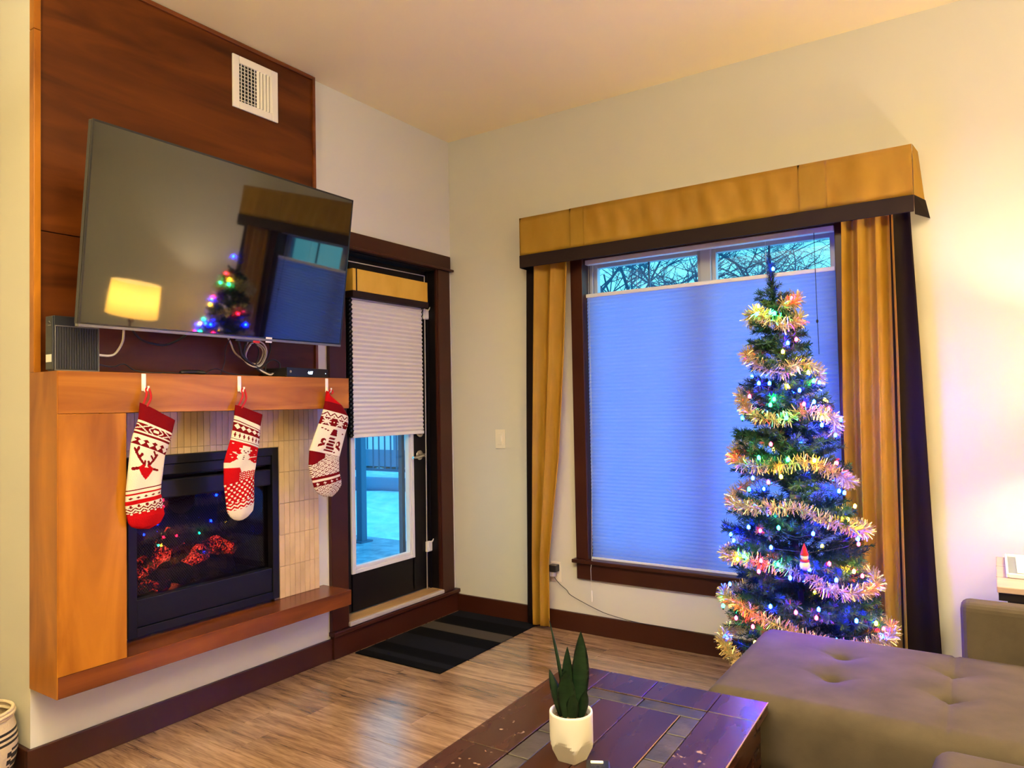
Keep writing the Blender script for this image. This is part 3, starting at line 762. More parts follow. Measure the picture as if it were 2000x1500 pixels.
# coil of white cable
def ring(cy, cz, r_, xx, a0=0, a1=2*PI, n=40, wob=.0):
    return [(xx+.006*math.sin(3*a), cy+r_*math.cos(a), cz+(r_*1.02)*math.sin(a)+wob*math.sin(2*a)) for a in [a0+(a1-a0)*i/n for i in range(n+1)]]
bm = bmesh.new(); tube(bm, ring(-1.590, 1.570, .052, .11), .0036, 8); tube(bm, ring(-1.598, 1.574, .062, .118, .2, 2*PI+.2), .0036, 8); tube(bm, ring(-1.588, 1.572, .045, .10, 2, 7.5), .0034, 8)
tag(build('cable_coil', bm, M['cable_white']), 'coiled white cable hanging under the television above the cable box', 'cable')
bm = bmesh.new()
tube(bm, spline([(.12, -1.70, 1.66), (.12, -1.68, 1.60), (.12, -1.67, 1.56), (.12, -1.63, 1.53), (.12, -1.57, 1.50), (.11, -1.53, zc+.02), (.10, -1.51, zc+.02)], 6), .007, 8)
tube(bm, spline([(.13, -1.655, 1.62), (.12, -1.66, 1.56), (.12, -1.61, 1.515), (.12, -1.56, 1.485), (.10, -1.52, zc+.02)], 6), .006, 8)
tube(bm, spline([(.11, -1.52, 1.65), (.12, -1.515, 1.60), (.12, -1.54, 1.53), (.12, -1.545, zc+.01)], 6), .0032, 8)
tube(bm, spline([(.12, -1.575, 1.50), (.13, -1.52, 1.545), (.13, -1.475, 1.535), (.13, -1.475, 1.50), (.12, -1.52, 1.485), (.12, -1.56, 1.50)], 6), .0032, 8)
tube(bm, spline([(.11, -1.62, 1.64), (.11, -1.575, 1.60), (.12, -1.585, 1.55), (.12, -1.60, 1.51)], 6), .003, 8)
tag(build('cable_bundle', bm, M['cable_black']), 'tangled bundle of black cables behind the white coil left of the cable box', 'cable')

# ================================================================ STOCKINGS
S1 = [(-2.201, 1.351, -2.058, 1.278), (-2.207, 1.287, -2.072, 1.226), (-2.223, 1.245, -2.082, 1.191), (-2.236, 1.201, -2.101, 1.143), (-2.255, 1.022, -2.117, 1.036), (-2.256, 1.008, -2.118, 1.02), (-2.257, 0.981, -2.12, 0.997), (-2.258, 0.971, -2.115, 0.988), (-2.253, 0.928, -2.109, 0.943), (-2.247, 0.902, -2.103, 0.916), (-2.235, 0.884, -2.121, 0.884), (-2.205, 0.873, -2.165, 0.868)]
S2 = [(-1.786, 1.338, -1.647, 1.292), (-1.792, 1.293, -1.66, 1.24), (-1.793, 1.277, -1.662, 1.22), (-1.8, 1.233, -1.665, 1.188), (-1.807, 1.199, -1.668, 1.155), (-1.811, 1.19, -1.672, 1.146), (-1.844, 1.095, -1.683, 1.082), (-1.844, 1.002, -1.695, 1.028), (-1.833, 0.916, -1.695, 0.945), (-1.829, 0.885, -1.696, 0.908), (-1.816, 0.865, -1.701, 0.877), (-1.796, 0.849, -1.728, 0.853), (-1.775, 0.843, -1.754, 0.843)]
S3 = [(-1.278, 1.401, -1.26, 1.378), (-1.288, 1.351, -1.18, 1.328), (-1.299, 1.311, -1.138, 1.272), (-1.312, 1.28, -1.137, 1.239), (-1.329, 1.243, -1.151, 1.205), (-1.387, 1.119, -1.2, 1.073), (-1.393, 1.048, -1.202, 1.062), (-1.378, 0.986, -1.201, 1.005), (-1.372, 0.974, -1.198, 0.991), (-1.37, 0.963, -1.195, 0.98), (-1.362, 0.941, -1.189, 0.963), (-1.348, 0.917, -1.187, 0.936), (-1.328, 0.902, -1.211, 0.907), (-1.3, 0.89, -1.247, 0.884)]
RED, DRED, CRM = (.42, .003, .006), (.15, .002, .005), (.74, .66, .52)
def frac(v): return v-math.floor(v)
def pat_deer(sec, s, v):
    if sec == 0: return DRED if v > 0 else RED
    if sec == 1:   # lozenge band
        if v < .2 or v > .85: return CRM
        c = frac(s*2.6+.2); d = abs(c-.5); q = abs((v-.52)/.33)
        if frac((s*2.6+.2)/2) < .5: return CRM if abs(d*2-q) < .16 or (d < .05 and q < .2) else DRED
        return CRM if d < .18 and q < .38 else (DRED if d*1.8+q*.6 < .8 else CRM if abs(d*1.8+q*.6-.9) < .1 else DRED)
    if sec == 2:
        if v < .16: return DRED
        if v < .34: return CRM
        c = abs(frac(s*4.5)-.5)*2
        if abs(v-.55)/.20+c < .75: return DRED
        return DRED if v > .62+.3*c else CRM
    if sec == 3:
        y = v; x = s
        dx = x-.42-.08*(y-.4)
        # head
        if .42 < y < .80:
            hw = .21*(1-max(0, (y-.50)/.30)**1.5) if y > .50 else .21*(.55+.45*(y-.42)/.08)
            if abs(dx) < hw and not (y < .49 and abs(dx) < .05): return RED
        for sg in (-1, 1):
            e = dx*sg
            if .15 < e < .37 and abs(y-(.50+.18*(e-.13))) < .034: return DRED          # ears
            for (ax, ay, bx_, by_) in ((.06, .44, .20, .27), (.20, .27, .30, .10), (.20, .27, .12, .18), (.27, .17, .20, .05), (.06, .44, .05, .34)):
                L2 = (bx_-ax)**2+(by_-ay)**2; t = max(0, min(1, ((e-ax)*(bx_-ax)+(y-ay)*(by_-ay))/L2))
                if math.hypot(e-ax-t*(bx_-ax), (y-ay-t*(by_-ay))) < .031: return DRED
        return CRM
    if sec == 4: return DRED if v < .35 else CRM
    if sec == 5:
        if v < .28: return RED
        c = abs(frac(s*5)-.5)*2
        return DRED if abs(v-.68)/.2+c*1.2 < .8 else CRM
    if sec == 6: return RED
    if sec == 7:
        if v < .12: return RED
        q = (v-.12)/.88; c = abs(frac(s*5)-.5)*2
        if q < .25: return DRED if c < .3 and abs(q-.14) < .09 else CRM
        if q < .85: return DRED if frac((q-.25)*3.6+c*.85) < .48 else CRM
        return CRM if c < .3 else RED
    return RED
def pat_snow(sec, s, v):
    if sec == 0: return DRED
    if sec == 1: return CRM
    if sec == 2:
        if v < .12 or v > .92: return DRED
        if v < .25: return CRM
        c = abs(frac(s*5)-.5)*2
        return CRM if c+abs(v-.6)/.3 < .9 else DRED
    if sec == 3:
        if v < .14: return DRED
        c = abs(frac(s*7)-.5)*2
        return DRED if (c < .18 and abs(v-.55) < .28) or (abs(v-.55) < .09 and c < .6) else CRM
    if sec == 4: return DRED if v < .35 else CRM
    if sec == 5 or sec == 6:
        y = v if sec == 5 else 1+v*.9   # snowman spans both
        if sec == 6:
            if s > .05 and y < 1.45 and y > 1.0 and s > .42+.3*(y-1.25) and y < 1.62 : return CRM
            if y < 1.22 and s < .5: return CRM
            if y > 1.45:
                if s < .42: return RED
                c = frac(s*7+(0 if frac(y*9) < .5 else .5)); q = frac(y*18)
                return CRM if abs(c-.5) < .22-.2*abs(q-.4) and q < .8 else RED
            return RED
        cx = .50
        if .12 < y < .30 and abs(s-cx) < .13: return CRM
        if .28 < y < .33 and abs(s-cx) < .22: return CRM
        if math.hypot((s-cx)/.16, (y-.42)/.14) < 1:
            for ex in (-.06, .07):
                if math.hypot((s-cx-ex)/.03, (y-.38)/.03) < 1: return DRED
            if abs(y-.465) < .015 and abs(s-cx) < .04: return DRED
            return CRM
        if math.hypot((s-cx+.02)/.21, (y-.70)/.19) < 1:
            for by in (.62, .71, .80):
                if math.hypot((s-cx+.03)/.03, (y-by)/.022) < 1: return DRED
            return CRM
        if .84 < y and abs(s-cx) < .28+.9*(y-.9): return CRM
        if abs(y-(.60-(.30-s)*.6)) < .022 and .12 < s < .32: return CRM
        if abs(y-(.70-(s-.66)*.4)) < .022 and .66 < s < .95: return CRM
        for (px, py) in ((.08, .12), (.10, .62), (.2, .5), (.88, .2), (.15, .75), (.9, .85), (.85, .5)):
            if math.hypot((s-px)/.03, (y-py)/.02) < 1: return CRM
        return RED
    if sec == 7:
        c = frac(s*6+(0 if int(v*7) % 2 else .5)); q = frac(v*7)
        return CRM if abs(c-.5) < .24-.22*abs(q-.35) and .1 < q < .8 else RED
    if sec == 8:
        c = abs(frac(s*5)-.5)*2
        return CRM if frac(v*2.2+c*.55) < .45 else RED
    return CRM
def pat_tree(sec, s, v):
    if sec in (0, 1): return RED if sec == 0 else DRED
    if sec == 2:
        c = abs(frac(s*4)-.5)*2
        if abs(v-.25-.5*c) < .11: return DRED
        return DRED if c < .12 and abs(v-.8) < .1 else CRM
    if sec == 3:
        c = frac(s*2.2+.1)-.5; q = v-.5
        if abs(c) < .3 and (abs(abs(c)*1.6-abs(q)) < .12 or (abs(q) < .08) or (abs(c) < .05 and abs(q) < .35)): return CRM
        return CRM if abs(abs(c)-.5) < .05 and abs(q) < .08 else DRED
    if sec == 4:
        c = s-.52
        if .10 < v < .34 and abs(c) < .07+.25*(v-.10): return DRED
        if .36 < v < .92:
            k = frac((v-.36)/.115); half = .10+.10*(v-.36)
            if k > .35 and abs(c+.02*math.sin(v*30)) < half: return DRED
        for sg in (-1, 1):
            e = c*sg
            if math.hypot((e-.27)/.075, (v-.58)/.10) < 1 and math.hypot((e-.24)/.035, (v-.60)/.05) > 1: return DRED
            if .20 < e < .38 and abs(v-(.68+.6*(e-.22))) < .05: return DRED
        for (px, py) in ((.12, .12), (.22, .15), (.85, .2), (.72, .9), (.30, .18)):
            if math.hypot((s-px)/.035, (v-py)/.025) < 1: return DRED
        return CRM
    if sec == 5:
        if s < .45-.5*max(0, v-.5)*1.2: return DRED
        if v < .06: return DRED
        return lattice(s, v*1.3)
    if sec == 6: return lattice(s, v*1.3+.3)
    if sec == 7: return DRED
    if sec == 8: return CRM
    if sec == 9:
        c = abs(frac(s*4.5)-.5)*2
        return CRM if (c < .12 and abs(v-.5) < .3) or (c < .4 and abs(v-.5) < .1) else DRED
    return lattice(s, (sec-10+v)*.6)
def lattice(s, v):
    a = frac(s*4.5+v*2.4); b = frac(s*4.5-v*2.4)
    if a < .16 or b < .16: return DRED
    if abs(a-.58) < .12 and abs(b-.58) < .12: return DRED
    return CRM

def knit_material():
    m = bpy.data.materials.new('knitted_wool'); m.use_nodes = True; t = m.node_tree; b = t.nodes['Principled BSDF']
    a = t.nodes.new('ShaderNodeAttribute'); a.attribute_name = 'yarn'; t.links.new(a.outputs['Color'], b.inputs['Base Color'])
    b.inputs['Roughness'].default_value = .95; b.inputs['Specular IOR Level'].default_value = .1
    tc = t.nodes.new('ShaderNodeTexCoord'); n = t.nodes.new('ShaderNodeTexVoronoi'); n.inputs['Scale'].default_value = 260
    t.links.new(tc.outputs['Object'], n.inputs['Vector'])
    bp = t.nodes.new('ShaderNodeBump'); bp.inputs['Strength'].default_value = .5; bp.inputs['Distance'].default_value = .0015
    t.links.new(n.outputs['Distance'], bp.inputs['Height']); t.links.new(bp.outputs[0], b.inputs['Normal'])
    return m
M['knit'] = knit_material()
M['redloop'] = mat('red_yarn_loop', RED, .85)

def stocking(rows, pat, label, hook_y, hook_lbl):
    x0 = .232
    t = thing('christmas_stocking', (x0, (rows[0][0]+rows[0][2])/2, rows[-1][1]), label, 'stocking', 'stockings hanging from the mantel')
    fine = []
    for k in range(len(rows)-1):
        a, b = rows[k], rows[k+1]
        L = math.hypot((a[0]+a[2]-b[0]-b[2])/2, (a[1]+a[3]-b[1]-b[3])/2); n = max(2, int(L/.0020))
        for i in range(n):
            v = i/n; fine.append((k, v+.5/n, [a[j]+(b[j]-a[j])*v for j in range(4)]))
    fine.append((len(rows)-2, 1, list(rows[-1])))
    # smooth edges slightly
    E_ = [f[2][:] for f in fine]
    for it in range(5):
        E2 = [e[:] for e in E_]
        for i in range(1, len(E_)-1):
            for j in range(4): E2[i][j] = (E_[i-1][j]+2*E_[i][j]+E_[i+1][j])/4
        E_ = E2
    NX = 56; me = bpy.data.meshes.new('knitted_body'); V = []; F = []; C = []
    tot = len(E_)
    for r, e in enumerate(E_):
        s_ = r/(tot-1); th_ = .020*min(1, math.sqrt(max(0, (1-s_)*9)))*(.55+.45*min(1, s_*6))
        for i in range(NX+1):
            s = i/NX; q = math.sqrt(max(0, 1-(2*s-1)**2))
            V.append((x0+th_*q+.003*math.sin(s*7+s_*12)*q, e[0]+(e[2]-e[0])*s, e[1]+(e[3]-e[1])*s))
        for i in range(1, NX):
            s = 1-i/NX; q = math.sqrt(max(0, 1-(2*s-1)**2)); V.append((x0-.55*th_*q, e[0]+(e[2]-e[0])*s, e[1]+(e[3]-e[1])*s))
    P = 2*NX
    for r in range(tot-1):
        k, v = fine[r][0], fine[r][1]
        for i in range(P):
            a = r*P+i; b = r*P+(i+1) % P; F.append((a, b, b+P, a+P))
            s = (i+.5)/NX if i < NX else 2-(i+.5)/NX
            C.append(pat(k, s, v))
    F.append(tuple(range((tot-1)*P, tot*P))); C.append(pat(fine[-1][0], .5, 1))
    inv = W[t.name].inverted(); V = [inv @ Vector(p) for p in V]
    me.from_pydata(V, [], F); at = me.color_attributes.new('yarn', 'FLOAT_COLOR', 'CORNER')
    li = 0
    for p, c in zip(me.polygons, C):
        p.use_smooth = True
        for l in p.loop_indices: at.data[l].color = rgba(c)
    me.materials.append(M['knit'])
    body = link('knitted_body', me, t)
    # loop
    ly, lz = hook_y, 1.398
    b0 = (x0, rows[0][0]+.012, rows[0][1]-.012)
    bm = bmesh.new(); tube(bm, spline([b0, (x0+.004, ly-.004, (lz+b0[2])/2+.01), (x0-.004, ly-.001, lz+.004), (x0+.006, ly+.004, lz+.006), (x0+.010, ly+.010, (lz+b0[2])/2), (x0+.008, b0[1]+.012, b0[2]-.004)], 6), .0042, 8)
    build('hanging_loop', bm, M['redloop'], t)
    # hook
    hk = thing('stocking_hook', (XS, hook_y, 1.39), hook_lbl, 'hook', 'adhesive hooks on the mantel')
    bm = bx(XS, XS+.004, hook_y-.009, hook_y+.009, 1.395, 1.462, bev=.0018)
    build('back_plate', bm, M['hook'], hk)
    bm = bmesh.new(); tube(bm, spline([(XS+.004, hook_y, 1.420), (XS+.010, hook_y, 1.398), (XS+.020, hook_y, 1.392), (XS+.030, hook_y+.002, 1.402), (XS+.031, hook_y+.003, 1.414)], 5), .0038, 8)
    build('hook_arm', bm, M['hook'], hk)
stocking(S1, pat_deer, 'knitted red and cream stocking with a red reindeer head and red toe', -2.172, 'white adhesive hook holding the reindeer stocking')
stocking(S2, pat_snow, 'knitted red stocking with a snowman and cream toe', -1.748, 'white adhesive hook holding the snowman stocking')
stocking(S3, pat_tree, 'knitted cream stocking with a dark striped tree and red heel beside the door', -1.254, 'white adhesive hook holding the stocking nearest the door')

# ================================================================ MAT
mt = thing('door_mat', (.33, -.49, 0), 'black and grey striped mat on the floor below the door', 'mat')
SM = {'k': mat('black_carpet_stripe', (.0025, .0025, .003), .95, bump=.6, bscale=500, spec=.08), 'g': mat('charcoal_carpet_stripe', (.008, .008, .011), .95, bump=.6, bscale=500, spec=.08), 'l': mat('light_grey_carpet_stripe', (.055, .044, .036), .95, bump=.6, bscale=500, spec=.08)}
ys = [(-.02, -.13, 'g'), (-.13, -.284, 'k'), (-.284, -.405, 'l'), (-.405, -.535, 'k'), (-.535, -.712, 'g'), (-.712, -.818, 'k'), (-.818, -.872, 'g'), (-.872, -.93, 'k')]
for a, b_, k in ys:
    o = build('stripe', bx(.046, .630, b_, a, .0, .006), SM[k], mt)
    if k == 'l': o['label'] = 'light grey stripe'

# ================================================================ SWITCH, OUTLET, CORD
sw = thing('light_switch', (.374, -.003, 1.10), 'almond light switch plate on the wall between door and curtain', 'switch')
build('wall_plate', bx(.340, .411, -.006, 0, 1.045, 1.163, bev=.002), M['almond'], sw)
build('rocker', bx(.358, .393, -.010, -.005, 1.068, 1.140, bev=.002), M['almond'], sw)
build('dimmer_slider', bx(.385, .390, -.012, -.009, 1.09, 1.125, bev=.001), M['white'], sw)
ou = thing('wall_outlet', (.745, -.003, .33), 'almond wall outlet half hidden by the left curtain', 'outlet')
build('wall_plate', bx(.722, .792, -.006, 0, .27, .385, bev=.002), M['almond'], ou)
for z in (.302, .352): build('socket_face', bx(.742, .774, -.009, -.005, z-.015, z+.015, bev=.002), M['almond'], ou)
pg = thing('power_adapter', (.752, -.03, .35), 'small black plug adapter in the wall outlet beside the left curtain', 'adapter')
build('adapter_body', bx(.735, .785, -.055, -.009, .335, .375, bev=.004), M['blackplastic'], pg)
M['clear'] = mat('clear_plastic', (.45, .42, .42), .15)
build('clear_cover', bx(.738, .768, -.048, -.015, .306, .335, bev=.003), M['clear'], pg)
bm = bmesh.new(); tube(bm, spline([(.752, -.03, .312), (.775, -.03, .285), (.80, -.028, .262), (.84, -.026, .235), (.875, -.026, .205), (1.04, -.026, .148), (1.14, -.026, .128), (1.29, -.022, .112), (1.42, -.022, .112), (1.58, -.028, .112), (1.75, -.06, .118), (1.9, -.15, .118), (2.0, -.27, .16)], 6), .0018, 6)
tag(build('tree_power_cord', bm, M['cable_black']), 'thin dark power cord draped along the baseboard from the outlet to the tree', 'cord')

# ================================================================ CHRISTMAS TREE
TY = -.45
def tax(z): return 2.235-(z-.3)*.061
def TR(z): return interp([(0.0, .33), (.1, .335), (.3, .335), (.5, .305), (.75, .275), (1.0, .225), (1.25, .19), (1.5, .125), (1.7, .085), (1.95, .02)], z)
tree = thing('christmas_tree', (2.25, TY, 0), 'slim green artificial Christmas tree in front of the large window', 'Christmas tree')
bm = bmesh.new(); tube(bm, [(2.25, TY, .0), (tax(.3), TY, .3), (tax(1.9), TY, 1.9)], [.014, .013, .004], 8); build('trunk', bm, M['needle_wire'], tree)
bm = bmesh.new()
for k in range(4):
    a = k*PI/2+.4; tube(bm, [(2.25, TY, .12), (2.25+.16*math.cos(a), TY+.16*math.sin(a), .01)], .008, 6)
build('stand', bm, M['green_wire'], tree)
def needles_along(V, F, a, b, r0, n, rnd, ln=.023, wd=.0018, conev=.55):
    a = Vector(a); b = Vector(b); d = (b-a); L = d.length; d.normalize()
    u = d.orthogonal().normalized(); v = d.cross(u)
    for i in range(n):
        t = (i+rnd.random())/n; p = a+d*L*t; an = rnd.uniform(0, 2*PI)
        o = u*math.cos(an)+v*math.sin(an); q = (o+d*(conev+rnd.uniform(-.2, .3))).normalized()
        l = ln*rnd.uniform(.75, 1.15); sd = q.cross(o.cross(q)+Vector((.01, .02, .03))).normalized()
        side = q.cross(o).normalized()*wd if q.cross(o).length > 1e-4 else u*wd
        k = len(V); V += [p-side, p+side, p+q*l+side*.5, p+q*l-side*.5]; F.append((k, k+1, k+2, k+3))
def branch_mesh(L, seed, nm='branch'):
    rnd = random.Random(seed); V = []; F = []
    needles_along(V, F, (0, 0, 0), (L, 0, L*.18), 0, int(L*620), rnd)
    tw = 2 if L < .15 else 4 if L < .25 else 5
    for i in range(tw):
        t = .38+.5*i/tw; s = 1 if i % 2 else -1; l = L*.42*(1-.45*t)+.02
        p = Vector((L*t, 0, L*.18*t)); q = p+Vector((l*.72, s*l*.62, l*.22*rnd.uniform(-.6, 1.4)))
        needles_along(V, F, p, q, 0, int(l*750)+8, rnd)
    # stem
    k = len(V); V += [Vector((0, -.002, 0)), Vector((0, .002, 0)), Vector((L, .001, L*.18)), Vector((L, -.001, L*.18))]; F.append((k, k+1, k+2, k+3))
    me = bpy.data.meshes.new(nm); me.from_pydata([tuple(v) for v in V], [], F); me.materials.append(M['needle']); return me
protos = {.10: [branch_mesh(.10, i) for i in range(2)], .18: [branch_mesh(.18, 10+i) for i in range(3)], .27: [branch_mesh(.27, 20+i) for i in range(3)], .34: [branch_mesh(.34, 30+i) for i in range(3)]}
rb = random.Random(5); nb = 0
z = .16
while z < 1.78:
    r = TR(z); n = max(6, int(8+r*26))
    if abs(z-.90) < .045: z += .05; continue
    for k in range(n):
        a = 2*PI*(k+rb.uniform(-.3, .3))/n+z*7
        L = r*rb.uniform(.82, 1.08); key = min(protos, key=lambda q: abs(q-L)); me = rb.choice(protos[key])
        zz = z+rb.uniform(-.025, .025)
        o = link('branch', me, tree)
        o.location = W[tree.name].inverted() @ Vector((tax(zz), TY, zz))
        o.rotation_euler = (rb.uniform(-.4, .4), R(rb.uniform(-24, 4)), a); s_ = L/key; o.scale = (s_, s_, s_)
        nb += 1
    z += .092 if z < 1.2 else .075
V = []; F = []; rnd = random.Random(3)
needles_along(V, F, (tax(1.66), TY, 1.66), (tax(1.90), TY, 1.90), 0, 520, rnd, ln=.036, wd=.0022, conev=.75)
needles_along(V, F, (tax(1.88), TY, 1.88), (tax(1.945), TY, 1.945), 0, 110, rnd, ln=.018, wd=.0018, conev=.9)
me = bpy.data.meshes.new('treetop'); inv = W[tree.name].inverted(); me.from_pydata([tuple(inv @ v) for v in V], [], F); me.materials.append(M['needle']); link('treetop', me, tree)

# tinsel garland winding down
def garland_path():
    fronts = [1.745, 1.655, 1.455, 1.245, 1.035, .845, .60, .395, .20]
    pts = []
    for i in range(len(fronts)-1):
        for k in range(40):
            t = k/40; zf = fronts[i]+(fronts[i+1]-fronts[i])*(t*t*(3-2*t) if i < 2 else t)
            a = -PI/2+.5+2*PI*t
            z = zf+.030*math.sin(a*2+i)
            r = TR(z)*1.0+.004+.012*math.sin(i*3+a*3)
            if i == 0: r += .012
            pts.append(Vector((tax(z)+r*math.cos(a), TY+r*.93*math.sin(a), z)))
    return pts
gp = garland_path(); V = []; F = []; rnd = random.Random(11)
for i in range(len(gp)-1):
    a, b = gp[i], gp[i+1]; L = (b-a).length; d = (b-a).normalized(); u = d.orthogonal().normalized(); v = d.cross(u)
    for k in range(int(L*1500)+1):
        p = a+(b-a)*rnd.random(); an = rnd.uniform(0, 2*PI); q = (u*math.cos(an)+v*math.sin(an)+d*rnd.uniform(-.55, .55)).normalized()
        l = rnd.uniform(.026, .043)*(1.12 if i < 70 else 1); side = q.cross(d).normalized()*.0014
        tw = Matrix.Rotation(rnd.uniform(0, PI), 3, q); side = tw @ side
        k0 = len(V); V += [p-side, p+side, p+q*l+side, p+q*l-side]; F.append((k0, k0+1, k0+2, k0+3))
gar = thing('tinsel_garland', (2.25, TY, .2), 'bushy gold tinsel garland wound around the Christmas tree', 'garland')
inv = W[gar.name].inverted()
me = bpy.data.meshes.new('tinsel'); me.from_pydata([tuple(inv @ v) for v in V], [], F); me.materials.append(M['tinsel']); tn = link('tinsel', me, gar); tn['kind'] = 'stuff'
bm = bmesh.new(); tube(bm, gp, .0015, 5); build('core_wire', bm, M['tinsel'], gar)

# light string
bulbs = [('y', 2.111, -0.527, 1.717), ('y', 2.206, -0.569, 1.514), ('y', 2.29, -0.535, 1.425), ('y', 2.231, -0.605, 1.369), ('y', 2.343, -0.564, 1.238), ('g', 2.173, -0.542, 1.679), ('g', 2.105, -0.531, 1.683), ('g', 2.308, -0.531, 1.389), ('g', 2.184, -0.631, 1.317), ('g', 2.171, -0.638, 1.294), ('g', 2.23, -0.644, 1.241), ('b', 2.221, -0.553, 1.55), ('b', 2.164, -0.613, 1.383), ('b', 2.122, -0.605, 1.385), ('b', 2.269, -0.591, 1.351), ('b', 2.316, -0.569, 1.303), ('b', 2.391, -0.45, 1.226), ('b', 2.343, -0.571, 1.209), ('b', 2.156, -0.486, 1.878), ('r', 2.246, -0.527, 1.565), ('r', 2.084, -0.604, 1.331), ('r', 2.286, -0.6, 1.295), ('r', 2.174, -0.659, 1.134), ('r', 2.219, -0.478, 1.746), ('r', 2.004, -0.561, 1.059), ('r', 2.164, -0.672, 0.981), ('r', 2.136, -0.703, 0.788), ('r', 2.14, -0.72, 0.671), ('r', 2.376, -0.676, 0.676), ('r', 2.459, -0.551, 0.738), ('r', 2.131, -0.722, 0.628), ('r', 2.269, -0.748, 0.492), ('r', 2.107, -0.739, 0.409), ('r', 2.029, -0.691, 0.419), ('r', 2.337, -0.732, 0.477), ('g', 2.126, -0.655, 1.078), ('g', 2.235, -0.659, 1.073), ('g', 2.084, -0.652, 0.946), ('g', 2.206, -0.709, 0.806), ('g', 2.067, -0.688, 0.677), ('g', 2.205, -0.73, 0.666), ('g', 1.941, -0.574, 0.427), ('g', 2.141, -0.759, 0.351), ('b', 2.1, -0.651, 0.993), ('b', 2.411, -0.537, 0.936), ('b', 2.086, -0.682, 0.795), ('b', 2.179, -0.721, 0.728), ('b', 2.313, -0.713, 0.655), ('b', 2.457, -0.549, 0.757), ('b', 2.324, -0.684, 0.789), ('b', 2.398, -0.671, 0.615), ('b', 2.177, -0.746, 0.501), ('b', 2.344, -0.723, 0.508), ('b', 2.459, -0.647, 0.462), ('b', 2.249, -0.734, 0.619), ('b', 2.401, -0.714, 0.397), ('b', 2.534, -0.537, 0.38), ('y', 2.322, -0.618, 1.069), ('y', 2.211, -0.669, 1.005), ('y', 2.035, -0.668, 0.656), ('y', 2.449, -0.608, 0.641), ('y', 2.426, -0.568, 0.835), ('y', 2.514, -0.564, 0.438), ('y', 2.117, -0.751, 0.35)]
# bulbs round the sides and back of the tree
rk = random.Random(21)
for i in range(34):
    z = .28+1.25*i/34; a = rk.uniform(.05, PI-.05) if i % 3 else rk.choice((rk.uniform(-.5, .1), rk.uniform(PI-.1, PI+.5))); r = TR(z)*.92
    bulbs.append(('bbgryb'[i % 6], tax(z)+r*math.cos(a), TY+r*math.sin(a)*.95, z))
ls = thing('light_string', (2.25, TY, .2), 'string of blue, red, green and amber lights lit on the Christmas tree', 'light string')
bmes = {}
for k in BULB:
    b = bmesh.new(); bmesh.ops.create_icosphere(b, subdivisions=1, radius=.0072)
    for v in b.verts: v.co.z *= 1.5
    me = bpy.data.meshes.new('bulb'); b.to_mesh(me); b.free(); me.materials.append(BULB[k]); bmes[k] = me
sb = bmesh.new(); tube(sb, [(0, 0, -.016), (0, 0, -.006)], .0036, 6); sm = bpy.data.meshes.new('socket'); sb.to_mesh(sm); sb.free(); sm.materials.append(M['green_wire'])
order = []
for b_ in bulbs:
    c = Vector((tax(b_[3]), TY, b_[3])); p = Vector(b_[1:]); d = (p-c); d.z = 0
    p = p+d.normalized()*.012
    L_ = inv @ p if False else W[ls.name].inverted() @ p
    o = link('bulb', bmes[b_[0]], ls, L_); o['label'] = {'b': 'blue', 'g': 'green', 'r': 'red', 'y': 'amber'}[b_[0]]+' bulb'
    link('socket', sm, o, (0, 0, 0))
    order.append(p)
order.sort(key=lambda p: p.z+.02*math.atan2(p.y-TY, p.x-tax(p.z)))
bm = bmesh.new(); pts = []
for p in order:
    c = Vector((tax(p.z), TY, p.z)); pts.append(c+(p-c)*.86-Vector((0, 0, .012)))
wp_ = []
for a, b_ in zip(pts, pts[1:]):
    wp_.append(a); m_ = (a+b_)/2; wp_.append(m_-Vector((0, 0, .02)))
tube(bm, spline(wp_, 3), .0012, 4); build('wire', bm, M['green_wire'], ls)

# ornament
orn = thing('snowman_ornament', (2.304, -.72, .66), 'small snowman ornament with red hat hanging low on the tree', 'ornament')
def ball(bm, c, r, sc=(1, 1, 1), seg=16):
    b = bmesh.new(); bmesh.ops.create_uvsphere(b, u_segments=seg, v_segments=seg//2+2, radius=r)
    for v in b.verts: v.co = Vector((v.co.x*sc[0], v.co.y*sc[1], v.co.z*sc[2]))+Vector(c)
    for f in b.faces: f.smooth = True
    join(bm, b); return bm
build('body', ball(bmesh.new(), (2.304, -.735, .672), .020, (1, .8, 1)), M['white'], orn)
build('head', ball(bmesh.new(), (2.304, -.738, .704), .015, (1, .85, 1)), M['white'], orn)
bm = bmesh.new(); lathe(bm, [(.016, .712), (.013, .722), (.007, .742), (.001, .757)], 2.304, -.738, 14); build('hat', bm, M['red'], orn)
bm = bmesh.new(); tube(bm, [(2.304+.014*math.cos(a), -.738+.012*math.sin(a), .690) for a in [2*PI*i/16 for i in range(16)]], .004, 6, closed=True); build('scarf', bm, M['red'], orn)

